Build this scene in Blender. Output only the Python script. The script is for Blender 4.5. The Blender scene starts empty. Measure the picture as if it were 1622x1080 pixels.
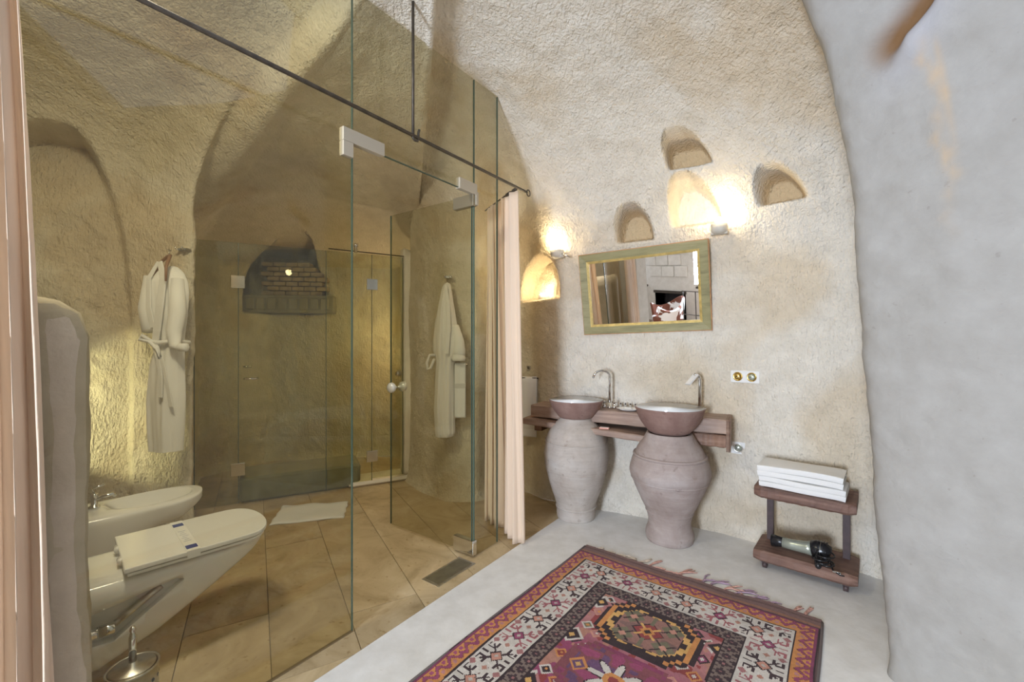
import bpy, math, random
import numpy as np
from mathutils import Vector, Matrix
random.seed(7); RNG = np.random.default_rng(7)
PI = math.pi
scene = bpy.context.scene
COL = scene.collection

# ------------------------------------------------------------------ camera
cam = bpy.data.cameras.new('camera'); cam.sensor_width = 36; cam.lens = 690/1622*36; cam.clip_start = .02
camo = bpy.data.objects.new('camera', cam); COL.objects.link(camo)
camo.location = (0, 0, 1.3); camo.rotation_euler = (PI/2, 0, 0); scene.camera = camo
# ------------------------------------------------------------------ world, exposure
w = bpy.data.worlds.new('daylight'); scene.world = w; w.use_nodes = True
w.node_tree.nodes['Background'].inputs[0].default_value = (.62, .76, 1, 1)
w.node_tree.nodes['Background'].inputs[1].default_value = 1.2
vs = scene.view_settings
vs.view_transform = 'Standard'; vs.look = 'None'; vs.gamma = 1; vs.use_curve_mapping = False
vs.exposure = 0.0
scene.cycles.max_bounces = 10; scene.cycles.transparent_max_bounces = 24; scene.cycles.diffuse_bounces = 5

def area(name, loc, target, sx, sy, power, color, spread=PI):
    l = bpy.data.lights.new(name, 'AREA'); l.shape = 'RECTANGLE'; l.size = sx; l.size_y = sy
    l.energy = power; l.color = color; l.spread = spread
    o = bpy.data.objects.new(name, l); COL.objects.link(o); o.location = loc
    o.rotation_euler = (Vector(target)-Vector(loc)).to_track_quat('-Z', 'Y').to_euler(); return o
def point(name, loc, power, color, r=.03):
    l = bpy.data.lights.new(name, 'POINT'); l.energy = power; l.color = color; l.shadow_soft_size = r
    o = bpy.data.objects.new(name, l); COL.objects.link(o); o.location = loc; return o
def spot(name, loc, target, power, color, deg, blend=.2, r=.04):
    l = bpy.data.lights.new(name, 'SPOT'); l.energy = power; l.color = color; l.shadow_soft_size = r
    l.spot_size = math.radians(deg); l.spot_blend = blend
    o = bpy.data.objects.new(name, l); COL.objects.link(o); o.location = loc
    o.rotation_euler = (Vector(target)-Vector(loc)).to_track_quat('-Z', 'Y').to_euler(); return o
DAY = (.74, .84, 1.0); WARM = (1.0, .80, .50)
area('window_light_fireplace_side', (-5.0, -2.9, 1.2), (-1.5, 1.5, 1.0), .9, 1.4, 35, DAY)
area('window_light_stair_side', (-2.5, -2.9, 1.2), (.8, 2.6, .7), .75, 1.4, 330, DAY)
area('bathroom_ceiling_light', (-1.30, 1.30, 2.78), (-1.5, 2.2, 0), .35, .35, 28, (1, .90, .70))
point('warm_fill_behind_camera', (.25, -.35, 2.5), 6, (1, .80, .52), .05)  # added unseen fill that warms the walls and ceiling
spot('low_spot_by_bidet', (-3.0, 2.15, .80), (-2.60, 2.68, .85), 38, (1, .96, .62), 62)
point('hidden_stall_fill', (-1.08, 4.42, 1.30), 9.0, WARM, .02)  # added fill, hidden behind the post to brighten the stall
# the wall lamps' and niche lamp's own lights are in their builders

# ------------------------------------------------------------------ helpers
def props(o, label=None, cat=None, group=None, kind=None):
    if label: o['label'] = label
    if cat: o['category'] = cat
    if group: o['group'] = group
    if kind: o['kind'] = kind
    return o
def thing(name, label, cat, loc=(0, 0, 0), rotz=0, group=None):
    o = bpy.data.objects.new(name, None); COL.objects.link(o); o.empty_display_size = .05
    o.location = loc; o.rotation_euler = (0, 0, rotz)
    return props(o, label, cat, group)
class MB:
    def __init__(s): s.v = []; s.f = []; s.sm = []
    def add(s, vs_, fs, smooth=False):
        b = len(s.v); s.v += [tuple(map(float, p)) for p in vs_]; s.f += [tuple(b+i for i in f) for f in fs]; s.sm += [smooth]*len(fs); return s
    def box(s, x0, x1, y0, y1, z0, z1, M=None, bev=0):
        if bev <= 0:
            P = [(x, y, z) for z in (z0, z1) for (x, y) in ((x0, y0), (x1, y0), (x1, y1), (x0, y1))]
            F = [(3, 2, 1, 0), (4, 5, 6, 7), (0, 1, 5, 4), (1, 2, 6, 5), (2, 3, 7, 6), (3, 0, 4, 7)]
        else:
            b = min(bev, (x1-x0)/2.01, (y1-y0)/2.01, (z1-z0)/2.01)
            rings = []
            for (z, i) in ((z0, b), (z0+b, 0), (z1-b, 0), (z1, b)):
                c = b if i == 0 else b
                X0, X1, Y0, Y1 = x0+i, x1-i, y0+i, y1-i
                k = b*.6
                rings.append([(X0+k, Y0, z), (X1-k, Y0, z), (X1, Y0+k, z), (X1, Y1-k, z), (X1-k, Y1, z), (X0+k, Y1, z), (X0, Y1-k, z), (X0, Y0+k, z)])
            P = [p for r in rings for p in r]; F = [tuple(range(7, -1, -1)), tuple(range(24, 32))]
            for r in range(3):
                for j in range(8): F.append((r*8+j, r*8+(j+1) % 8, r*8+8+(j+1) % 8, r*8+8+j))
        if M is not None: P = [tuple(M @ Vector(p)) for p in P]
        return s.add(P, F)
    def prism(s, poly, z0, z1, M=None):          # poly in xy, ccw
        n = len(poly); P = [(x, y, z0) for x, y in poly]+[(x, y, z1) for x, y in poly]
        if M is not None: P = [tuple(M @ Vector(p)) for p in P]
        F = [tuple(range(n-1, -1, -1)), tuple(range(n, 2*n))]+[(i, (i+1) % n, n+(i+1) % n, n+i) for i in range(n)]
        return s.add(P, F)
    def slab(s, poly, y0, y1):                   # poly in xz, extruded along y
        n = len(poly); P = [(x, y0, z) for x, z in poly]+[(x, y1, z) for x, z in poly]
        F = [tuple(range(n)), tuple(range(2*n-1, n-1, -1))]+[((i+1) % n, i, n+i, n+(i+1) % n) for i in range(n)]
        return s.add(P, F)
    def tube(s, pts, r, n=10, closed=False, smooth=True):
        pts = [Vector(p) for p in pts]; m = len(pts)
        rr = r if isinstance(r, (list, tuple)) else [r]*m
        rings = []; prev = None
        for i, p in enumerate(pts):
            if closed: t = pts[(i+1) % m]-pts[i-1]
            else: t = pts[min(i+1, m-1)]-pts[max(i-1, 0)]
            t.normalize()
            if prev is None:
                a = Vector((0, 0, 1)) if abs(t.z) < .9 else Vector((1, 0, 0)); u = t.cross(a).normalized()
            else: u = (prev-t*prev.dot(t)).normalized()
            prev = u; v = t.cross(u)
            rings.append([p+(u*math.cos(2*PI*k/n)+v*math.sin(2*PI*k/n))*rr[i] for k in range(n)])
        P = [q for g in rings for q in g]; F = []
        for i in range(m if closed else m-1):
            j = (i+1) % m
            for k in range(n): F.append((i*n+k, i*n+(k+1) % n, j*n+(k+1) % n, j*n+k))
        if not closed: F += [tuple(range(n-1, -1, -1)), tuple(range((m-1)*n, m*n))]
        return s.add(P, F, smooth)
    def lathe(s, prof, n=48, c=(0, 0, 0), jit=None, smooth=True, sx=1, sy=1):
        P = []; F = []
        for (r, z) in prof:
            for k in range(n):
                a = 2*PI*k/n; q = r*(1+(jit(a, z) if jit else 0))
                P.append((c[0]+q*math.cos(a)*sx, c[1]+q*math.sin(a)*sy, c[2]+z))
        m = len(prof)
        for i in range(m-1):
            for k in range(n): F.append((i*n+k, i*n+(k+1) % n, (i+1)*n+(k+1) % n, (i+1)*n+k))
        if prof[0][0] > 1e-6: F.append(tuple(range(n-1, -1, -1)))
        if prof[-1][0] > 1e-6: F.append(tuple(range((m-1)*n, m*n)))
        return s.add(P, F, smooth)
    def sphere(s, c, r, n=16, sz=1):
        return s.lathe([(max(1e-7, r*math.sin(PI*i/n)), -r*sz*math.cos(PI*i/n)) for i in range(n+1)], n*2, c)
    def grid(s, fn, nu, nv, smooth=True, closed_u=False):
        P = [fn(i/(nu if closed_u else nu-1), j/(nv-1)) for j in range(nv) for i in range(nu)]
        F = []
        for j in range(nv-1):
            for i in range(nu if closed_u else nu-1):
                k = (i+1) % nu; F.append((j*nu+i, j*nu+k, (j+1)*nu+k, (j+1)*nu+i))
        return s.add(P, F, smooth)
    def build(s, name, mat, parent=None, loc=None, rotz=None):
        me = bpy.data.meshes.new(name); me.from_pydata(s.v, [], s.f); me.update()
        me.polygons.foreach_set('use_smooth', s.sm); me.materials.append(mat)
        o = bpy.data.objects.new(name, me); COL.objects.link(o)
        if parent is not None: o.parent = parent
        if loc is not None: o.location = loc
        if rotz is not None: o.rotation_euler = (0, 0, rotz)
        return o
def solid(o, t, off=0):
    m = o.modifiers.new('thickness', 'SOLIDIFY'); m.thickness = t; m.offset = off; return o
def bevel(o, wd, seg=2):
    m = o.modifiers.new('bevel', 'BEVEL'); m.width = wd; m.segments = seg; m.limit_method = 'ANGLE'; return o
def lerp(a, b, t): return a+(b-a)*t
def interp(x, xs, ys): return float(np.interp(x, xs, ys))
def sstep(x):
    x = np.clip(x, 0, 1); return x*x*(3-2*x)

# value noise (numpy)
PERM = np.random.default_rng(3).random(65536)
def vnoise(x, y, z):
    xi, yi, zi = np.floor(x).astype(np.int64), np.floor(y).astype(np.int64), np.floor(z).astype(np.int64)
    fx, fy, fz = x-xi, y-yi, z-zi
    fx, fy, fz = fx*fx*(3-2*fx), fy*fy*(3-2*fy), fz*fz*(3-2*fz)
    def h(a, b, c): return PERM[((a*73856093) ^ (b*19349663) ^ (c*83492791)) & 65535]
    def L(a, b, t): return a+(b-a)*t
    return L(L(L(h(xi, yi, zi), h(xi+1, yi, zi), fx), L(h(xi, yi+1, zi), h(xi+1, yi+1, zi), fx), fy),
             L(L(h(xi, yi, zi+1), h(xi+1, yi, zi+1), fx), L(h(xi, yi+1, zi+1), h(xi+1, yi+1, zi+1), fx), fy), fz)*2-1
def rockdisp(P, k=1.0):
    x, y, z = P[..., 0], P[..., 1], P[..., 2]
    d = .020*vnoise(x*2.1, y*2.1, z*2.1)+.010*vnoise(x*6+9, y*6, z*6)
    d += .0045*vnoise((x+z)*17, y*17, (z-x)*9)+.0028*vnoise((x+z*.7)*38, y*38, (z-x*.7)*20)
    return d*k

# ------------------------------------------------------------------ materials
def newmat(name):
    m = bpy.data.materials.new(name); m.use_nodes = True; nt = m.node_tree
    return m, nt, nt.nodes['Principled BSDF']
def node(nt, t, **kw):
    n = nt.nodes.new(t)
    for k, v in kw.items():
        if k.startswith('i_'): n.inputs[k[2:].replace('_', ' ')].default_value = v
        else: setattr(n, k, v)
    return n
def coords(nt, scale=(1, 1, 1), rot=(0, 0, 0)):
    tc = node(nt, 'ShaderNodeTexCoord'); mp = node(nt, 'ShaderNodeMapping')
    mp.inputs['Scale'].default_value = scale; mp.inputs['Rotation'].default_value = rot
    nt.links.new(tc.outputs['Object'], mp.inputs['Vector']); return mp.outputs['Vector']
def noise(nt, vec, scale, detail=4, rough=.55, dist=0):
    n = node(nt, 'ShaderNodeTexNoise'); n.inputs['Scale'].default_value = scale; n.inputs['Detail'].default_value = detail
    n.inputs['Roughness'].default_value = rough; n.inputs['Distortion'].default_value = dist
    nt.links.new(vec, n.inputs['Vector']); return n.outputs['Fac']
def ramp(nt, fac, stops):
    r = node(nt, 'ShaderNodeValToRGB'); el = r.color_ramp.elements
    while len(el) < len(stops): el.new(.5)
    for e, (p, c) in zip(el, stops): e.position = p; e.color = tuple(c)+(1,) if len(c) == 3 else c
    nt.links.new(fac, r.inputs[0]); return r.outputs[0]
def mixc(nt, fac, a, b, mode='MIX'):
    m = node(nt, 'ShaderNodeMix', data_type='RGBA', blend_type=mode)
    for sock, v in ((m.inputs[0], fac), (m.inputs[6], a), (m.inputs[7], b)):
        if hasattr(v, 'links'): nt.links.new(v, sock)
        elif isinstance(v, (int, float)): sock.default_value = v
        else: sock.default_value = tuple(v)+(1,)
    return m.outputs[2]
def bump(nt, bs, h, strength=.5, dist=.01, prev=None):
    b = node(nt, 'ShaderNodeBump'); b.inputs['Strength'].default_value = strength; b.inputs['Distance'].default_value = dist
    nt.links.new(h, b.inputs['Height'])
    if prev is not None: nt.links.new(prev, b.inputs['Normal'])
    nt.links.new(b.outputs[0], bs.inputs['Normal']); return b.outputs[0]
def simple(name, col, rough=.5, metal=0, spec=.5, nscale=0, namp=.1, bscale=0, bstr=.2, bdist=.002, sheen=0):
    m, nt, bs = newmat(name); bs.inputs['Base Color'].default_value = tuple(col)+(1,)
    bs.inputs['Roughness'].default_value = rough; bs.inputs['Metallic'].default_value = metal
    bs.inputs['Specular IOR Level'].default_value = spec; bs.inputs['Sheen Weight'].default_value = sheen
    v = coords(nt)
    if nscale:
        f = noise(nt, v, nscale); a = [max(0, c*(1-namp)) for c in col]; b = [min(1, c*(1+namp)) for c in col]
        nt.links.new(ramp(nt, f, [(.3, a), (.7, b)]), bs.inputs['Base Color'])
    if bscale: bump(nt, bs, noise(nt, v, bscale, 3), bstr, bdist)
    return m
def rock(name, base, stain, dark, amt=.5, bstr=.8, chisel=True):
    m, nt, bs = newmat(name); bs.inputs['Roughness'].default_value = .93; bs.inputs['Specular IOR Level'].default_value = .25
    v = coords(nt)
    big = ramp(nt, noise(nt, v, 1.15, 3, .5, .4), [(.5, (0, 0, 0)), (.62, (1, 1, 1))])
    c = mixc(nt, big, base, stain)
    c0 = mixc(nt, amt, base, c)
    sp = ramp(nt, noise(nt, v, 38, 2), [(.70, (0, 0, 0)), (.76, (1, 1, 1))])
    k = node(nt, 'ShaderNodeMath', operation='MULTIPLY'); nt.links.new(sp, k.inputs[0]); k.inputs[1].default_value = .3
    c1 = mixc(nt, k.outputs[0], c0, dark)
    fine = ramp(nt, noise(nt, v, 9, 5, .6), [(.3, (.9, .89, .87)), (.7, (1.05, 1.05, 1.05))])
    nt.links.new(mixc(nt, 1.0, c1, fine, 'MULTIPLY'), bs.inputs['Base Color'])
    b1 = bump(nt, bs, noise(nt, v, 60, 4, .6), .35*bstr, .004)
    if chisel:
        v2 = coords(nt, (1, 1, .32), (.35, .75, .3)); v3 = coords(nt, (1, .35, 1), (.5, .2, .9))
        b2 = bump(nt, bs, noise(nt, v2, 74, 2, .5, .5), .75*bstr, .020, b1)
        b3 = bump(nt, bs, noise(nt, v3, 52, 2, .5, .4), .65*bstr, .018, b2)
    else: bump(nt, bs, noise(nt, v, 14, 3, .5, .5), .5*bstr, .012, b1)
    return m
def wood(name, a, b, c, axis='x', scale=1, rough=.6):
    m, nt, bs = newmat(name); bs.inputs['Roughness'].default_value = rough
    sc = {'x': (1.2, 16, 16), 'y': (16, 1.2, 16), 'z': (16, 16, 1.2)}[axis]
    v = coords(nt, tuple(k*scale for k in sc))
    n = noise(nt, v, 2.2, 6, .62, .6)
    col = ramp(nt, n, [(.25, a), (.5, b), (.75, c)])
    n2 = noise(nt, coords(nt), 5, 3)
    col = mixc(nt, 1.0, col, ramp(nt, n2, [(.3, (.75, .75, .78)), (.7, (1.1, 1.08, 1.05))]), 'MULTIPLY')
    nt.links.new(col, bs.inputs['Base Color']); bump(nt, bs, n, .35, .004); return m
def glass(name, tint, refl=.75, mottled=0):
    m = bpy.data.materials.new(name); m.use_nodes = True; nt = m.node_tree; nt.nodes.clear()
    out = node(nt, 'ShaderNodeOutputMaterial'); tr = node(nt, 'ShaderNodeBsdfTransparent'); gl = node(nt, 'ShaderNodeBsdfGlossy')
    gl.inputs['Roughness'].default_value = .01; gl.inputs['Color'].default_value = (refl, refl, refl, 1)
    tr.inputs['Color'].default_value = tuple(tint)+(1,)
    fr = node(nt, 'ShaderNodeFresnel'); ge = node(nt, 'ShaderNodeNewGeometry'); mr_ = node(nt, 'ShaderNodeMapRange')
    mr_.inputs['To Min'].default_value = 1.45; mr_.inputs['To Max'].default_value = 1/1.45      # thin sheet: same reflectance at both faces
    nt.links.new(ge.outputs['Backfacing'], mr_.inputs['Value']); nt.links.new(mr_.outputs[0], fr.inputs['IOR'])
    mx = node(nt, 'ShaderNodeMixShader'); nt.links.new(fr.outputs[0], mx.inputs[0]); nt.links.new(tr.outputs[0], mx.inputs[1]); nt.links.new(gl.outputs[0], mx.inputs[2])
    if mottled:
        df = node(nt, 'ShaderNodeBsdfDiffuse'); df.inputs['Color'].default_value = (.7, .72, .62, 1)
        v = coords(nt, (1, 1, .35)); f = ramp(nt, noise(nt, v, 7, 5, .6, 1.2), [(.45, (0, 0, 0)), (.75, (mottled,)*3)])
        m2 = node(nt, 'ShaderNodeMixShader'); nt.links.new(f, m2.inputs[0]); nt.links.new(mx.outputs[0], m2.inputs[1]); nt.links.new(df.outputs[0], m2.inputs[2])
        mx = m2
    nt.links.new(mx.outputs[0], out.inputs[0]); return m
def emit(name, col, s):
    m = bpy.data.materials.new(name); m.use_nodes = True; nt = m.node_tree; nt.nodes.clear()
    out = node(nt, 'ShaderNodeOutputMaterial'); e = node(nt, 'ShaderNodeEmission'); e.inputs[0].default_value = tuple(col)+(1,); e.inputs[1].default_value = s
    nt.links.new(e.outputs[0], out.inputs[0]); return m

M_ROCK = rock('carved_tuff', (.735, .685, .595), (.62, .51, .36), (.34, .26, .17), .65)
M_JAMB = rock('pale_smooth_tuff', (.37, .355, .33), (.345, .32, .28), (.22, .19, .165), .35, .8, False)
def niche_shade(m, col):      # browner inside the small niches: their shade is put into the colour
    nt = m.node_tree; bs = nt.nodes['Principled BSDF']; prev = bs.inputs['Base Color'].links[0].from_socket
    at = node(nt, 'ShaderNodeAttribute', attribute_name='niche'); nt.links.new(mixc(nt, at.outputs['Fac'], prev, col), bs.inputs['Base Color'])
niche_shade(M_ROCK, (.60, .46, .28))
def stone_glass_tint(m):         # more olive stone inside, with the glass's hue shift painted into the colour
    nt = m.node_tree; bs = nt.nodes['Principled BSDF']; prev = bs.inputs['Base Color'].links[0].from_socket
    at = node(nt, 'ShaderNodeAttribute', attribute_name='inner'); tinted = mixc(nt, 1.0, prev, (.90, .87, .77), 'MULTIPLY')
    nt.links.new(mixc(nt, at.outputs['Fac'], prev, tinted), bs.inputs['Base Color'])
stone_glass_tint(M_ROCK)
M_PART = rock('grey_worn_tuff', (.55, .48, .38), (.45, .37, .26), (.30, .26, .20), .6, .7, False)
M_POST = rock('pale_post_stone', (.82, .77, .66), (.72, .64, .50), (.5, .42, .3), .5, .4, False)
M_STALL = rock('damp_dark_stone', (.36, .33, .25), (.27, .23, .16), (.12, .10, .07), .6, .6, False)
M_FLOOR = rock('daylit_floor', (.80, .795, .78), (.74, .73, .70), (.58, .56, .52), .4, .25, False)  # whiter than the inside stone: the daylight is put into this colour
M_GLASS = glass('clear_glass_green_tint', (.905, .90, .835))
M_GLASS_IN = glass('stall_glass', (.86, .87, .76), .75, .10)
M_GEDGE = simple('glass_edge_green', (.07, .105, .08), .15)
M_CHROME = simple('chrome', (.75, .75, .74), .12, 1)
M_STEEL = simple('brushed_steel', (.62, .60, .55), .35, 1, nscale=40, namp=.12)
M_PATCH = simple('satin_clamp', (.52, .47, .38), .45, .35)
M_IRON = simple('dark_iron', (.09, .075, .06), .5, .6, nscale=30, namp=.3)
M_CERAM = simple('white_ceramic', (.86, .85, .82), .08, spec=.6)
M_GLAZE = simple('white_glaze', (.88, .87, .84), .1, spec=.6)
M_TOWEL = simple('white_terry', (.86, .85, .82), .95, bscale=420, bstr=.6, bdist=.004, sheen=.3)
M_ROBE = simple('white_waffle_cotton', (.85, .83, .78), .95, bscale=260, bstr=.5, bdist=.004, sheen=.3)
M_BRASS = simple('brass', (.62, .45, .16), .25, 1)
M_BLACK = simple('black_plastic', (.018, .018, .02), .25)
M_SILVERGREEN = simple('silver_green_plastic', (.46, .50, .42), .25, .5)
M_WHITEPL = simple('white_plastic', (.80, .79, .76), .4)
M_SHADE = simple('cream_ceramic_shade', (.62, .58, .50), .6, nscale=20)
M_WOOD = wood('weathered_brown_wood', (.13, .065, .04), (.25, .14, .09), (.38, .24, .17))
M_WOODL = wood('worn_pale_wood', (.22, .14, .11), (.36, .25, .19), (.46, .35, .28))
M_STOOL = wood('stained_red_brown_wood', (.10, .048, .034), (.20, .11, .08), (.30, .185, .14))
M_LEG = simple('dark_square_leg', (.07, .045, .045), .5, nscale=20, namp=.2)
M_BLUE = simple('blue_print', (.04, .06, .25), .5)
def curtain_mat():
    m, nt, bs = newmat('peach_curtain_cotton'); bs.inputs['Base Color'].default_value = (.86, .70, .54, 1)
    bs.inputs['Roughness'].default_value = .9; bs.inputs['Sheen Weight'].default_value = .2
    out = nt.nodes['Material Output']; tl = node(nt, 'ShaderNodeBsdfTranslucent'); tl.inputs[0].default_value = (.88, .70, .52, 1)
    mx = node(nt, 'ShaderNodeMixShader'); mx.inputs[0].default_value = .25
    nt.links.new(bs.outputs[0], mx.inputs[1]); nt.links.new(tl.outputs[0], mx.inputs[2]); nt.links.new(mx.outputs[0], out.inputs[0])
    bump(nt, bs, noise(nt, coords(nt), 350, 2), .2, .001); return m
M_CURT = curtain_mat()
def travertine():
    m, nt, bs = newmat('lamplit_travertine'); bs.inputs['Roughness'].default_value = .42
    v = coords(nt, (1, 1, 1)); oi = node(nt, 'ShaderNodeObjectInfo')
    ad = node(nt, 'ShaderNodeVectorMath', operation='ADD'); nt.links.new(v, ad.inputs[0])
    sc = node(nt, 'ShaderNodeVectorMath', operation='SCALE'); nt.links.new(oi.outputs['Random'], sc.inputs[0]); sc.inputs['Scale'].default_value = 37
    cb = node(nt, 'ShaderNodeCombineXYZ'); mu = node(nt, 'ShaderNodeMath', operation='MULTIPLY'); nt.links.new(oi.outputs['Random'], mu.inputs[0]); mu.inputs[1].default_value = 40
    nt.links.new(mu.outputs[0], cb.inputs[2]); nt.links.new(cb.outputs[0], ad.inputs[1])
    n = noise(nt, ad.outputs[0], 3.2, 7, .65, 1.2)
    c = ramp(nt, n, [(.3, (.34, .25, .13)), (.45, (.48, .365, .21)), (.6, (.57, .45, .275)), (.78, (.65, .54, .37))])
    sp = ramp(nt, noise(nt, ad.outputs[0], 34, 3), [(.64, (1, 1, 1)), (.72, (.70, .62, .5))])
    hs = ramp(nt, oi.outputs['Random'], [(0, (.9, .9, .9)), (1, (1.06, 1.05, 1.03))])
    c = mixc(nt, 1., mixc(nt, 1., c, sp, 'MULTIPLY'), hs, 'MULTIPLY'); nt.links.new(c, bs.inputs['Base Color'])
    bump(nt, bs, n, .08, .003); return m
M_TILE = travertine()  # the gold carries the warm lamp light inside the screen
def terracotta(name, a, b, c):
    m, nt, bs = newmat(name); bs.inputs['Roughness'].default_value = .85
    v = coords(nt); n = noise(nt, v, 4.5, 6, .65, .5); col = ramp(nt, n, [(.3, a), (.52, b), (.72, c)])
    v2 = coords(nt, (1, 1, 9)); n2 = noise(nt, v2, 7, 3)
    col = mixc(nt, 1., col, ramp(nt, n2, [(.3, (.93, .92, .92)), (.7, (1.03, 1.03, 1.03))]), 'MULTIPLY')
    cr = ramp(nt, noise(nt, v, 24, 4), [(.62, (1, 1, 1)), (.75, (.68, .64, .62))])
    nt.links.new(mixc(nt, 1., col, cr, 'MULTIPLY'), bs.inputs['Base Color'])
    b1 = bump(nt, bs, n2, .15, .004); bump(nt, bs, noise(nt, v, 45, 4), .35, .004, b1); return m
M_POT1 = terracotta('whitewashed_clay', (.40, .34, .29), (.50, .45, .40), (.57, .54, .50))
M_POT2 = terracotta('pinkish_clay', (.32, .25, .22), (.41, .34, .31), (.49, .44, .42))
M_SINK = terracotta('mauve_brown_clay', (.21, .12, .10), (.28, .175, .145), (.36, .25, .21))
def framemat():
    m, nt, bs = newmat('worn_green_gold_paint'); bs.inputs['Roughness'].default_value = .55
    v = coords(nt, (3, 20, 20)); n = noise(nt, v, 1.5, 5, .6, .3)
    c = ramp(nt, n, [(.3, (.18, .155, .06)), (.5, (.27, .24, .10)), (.7, (.33, .29, .14))])
    nt.links.new(c, bs.inputs['Base Color']); bump(nt, bs, n, .2, .002); return m
M_FRAME = framemat()
M_GOLD = simple('gold_trim', (.60, .45, .16), .4, .35, nscale=25, namp=.25)
M_ORANGE = simple('bare_orange_wood', (.50, .25, .10), .7, nscale=30, namp=.3)
m, nt, bs = newmat('mirror_silver'); bs.inputs['Base Color'].default_value = (.9, .9, .9, 1); bs.inputs['Metallic'].default_value = 1; bs.inputs['Roughness'].default_value = .005; M_MIRROR = m
# ================================================================== STRUCTURE
# the cave shell: a plan outline lofted up the walls and over into a low vault
CX, CY, ZC = -.25, 1.65, 3.02
#        x      y     knee  n     (plan outline of the hewn room, left round to right)
CONT = [(-3.10, .05, 1.7, 2.2), (-3.30, 1.2, 1.7, 2.2), (-3.05, 2.45, 1.9, 2.4), (-2.46, 2.80, 2.1, 2.6), (-2.08, 2.86, 2.15, 2.4),
        (-2.42, 3.22, 2.1, 1.2), (-3.00, 4.15, 2.1, 1.08), (-2.62, 4.75, 2.12, 1.08), (-1.35, 4.95, 2.12, 1.08), (-1.00, 4.55, 2.1, 1.0), (-.98, 4.12, 2.1, 1.4),
        (-.78, 3.80, 2.1, 2.2), (-.52, 3.56, 2.1, 2.6), (-.28, 3.54, 2.1, 2.6), (-.14, 3.92, 1.9, 2.2), (.16, 3.80, 1.8, 2.0),
        (.264, 3.64, 1.75, 2.0), (1.45, 2.98, 1.75, 2.0), (2.03, 2.42, 1.75, 2.0), (2.35, 1.85, 1.8, 2.0), (2.45, 1.1, 1.8, 2.0)]
def dense_contour(step=.0125, sm=.045):
    P = np.array(CONT); seg = np.hypot(*np.diff(P[:, :2], axis=0).T); s = np.concatenate([[0], np.cumsum(seg)])
    S = np.arange(0, s[-1], step); D = np.stack([np.interp(S, s, P[:, k]) for k in range(4)], 1)
    for k, sg in ((0, sm), (1, sm), (2, .30), (3, .32)):
        h = int(3*sg/step); g = np.exp(-.5*(np.arange(-h, h+1)*step/sg)**2); g /= g.sum()
        D[:, k] = np.convolve(np.pad(D[:, k], h, mode='reflect', reflect_type='odd'), g, 'valid')
    return S, D
# niches carved in the shell: (x, y on plan, z of floor, width, height, depth)
NICHES = [(1.40, 3.007, 2.42, .32, .185, .10, 2.6), (1.744, 2.697, 2.145, .28, .20, .13, 2.3), (.935, 3.266, 2.035, .29, .25, .125, 2.6), (1.335, 3.043, 2.095, .34, .31, .12, 2.4), (.23, 3.694, 1.645, .42, .38, .14, 3.0), (-2.87, 2.57, -.5, .98, 3.05, .09, 8.0), (-2.48, 4.77, 1.60, .86, .74, .30, 2.6)]
NMASK = []
def shell():
    S, D = dense_contour(); n = len(S)
    X, Y, ZK, NN = D.T
    tx, ty = np.gradient(X), np.gradient(Y); L = np.hypot(tx, ty); ox, oy = -ty/L, tx/L      # outward (contour runs clockwise seen from above)
    dx, dy = X-CX, Y-CY; R = np.hypot(dx, dy)
    sg = np.sign(np.mean(ox*dx+oy*dy)); ox, oy = ox*sg, oy*sg
    nw = 150; nc = 150
    rows = []
    base = np.linspace(0, 1, nw, endpoint=False)
    for a in base: rows.append((X, Y, a*ZK))
    for b in range(nc+1):
        th = (b/nc)*PI/2; th = th if b < nc else PI/2-1e-3
        c, s_ = np.cos(th), np.sin(th)
        rho = c**(2/NN); z = ZK+(ZC-ZK)*s_**(2/NN)
        rows.append((CX+dx*rho, CY+dy*rho, z))
    P = np.zeros((len(rows), n, 3))
    for i, (a, b, c) in enumerate(rows): P[i, :, 0] = a; P[i, :, 1] = b; P[i, :, 2] = c
    # gentle cove at the floor
    cove = np.clip(1-P[:, :, 2]/.10, 0, 1)**2*.035
    P[:, :, 0] -= ox*cove; P[:, :, 1] -= oy*cove
    # rock relief
    d = rockdisp(P); fade = np.clip((len(rows)-np.arange(len(rows)))/25, 0, 1)[:, None]
    up = np.clip((P[:, :, 2]-ZK)/(ZC-ZK), 0, 1)
    P[:, :, 0] += ox*d*(1-up*.8)*fade; P[:, :, 1] += oy*d*(1-up*.8)*fade; P[:, :, 2] += d*up*fade
    for (nx, ny, nz, wd, ht, dep, pw) in NICHES:
        i0 = int(np.argmin((X-nx)**2+(Y-ny)**2)); ds = (S-S[i0])[None, :]
        zz = P[:, :, 2]-nz; t = np.clip(zz/ht, 0, 1)
        half = wd/2*np.clip(1-t**pw, 0, 1)**.5
        e = np.minimum.reduce([half-np.abs(ds)+0*zz, zz, ht-zz])
        k = sstep(e/.045+.12)
        j0 = int(np.argmin(np.abs(P[:, i0, 2]-nz))); lean = np.hypot(X-P[:, :, 0], Y-P[:, :, 1]); lean0 = lean[j0, i0]
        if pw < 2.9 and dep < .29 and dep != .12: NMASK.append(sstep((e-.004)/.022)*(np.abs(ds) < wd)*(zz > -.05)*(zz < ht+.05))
        near = (np.abs(ds) < wd) & (zz > -.1) & (zz < ht+.1)
        amt = np.where(near, k*(dep+np.clip(lean-lean0, -.05, .5)), 0)
        P[:, :, 0] += ox*amt; P[:, :, 1] += oy*amt
    return S, D, P, nw
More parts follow.
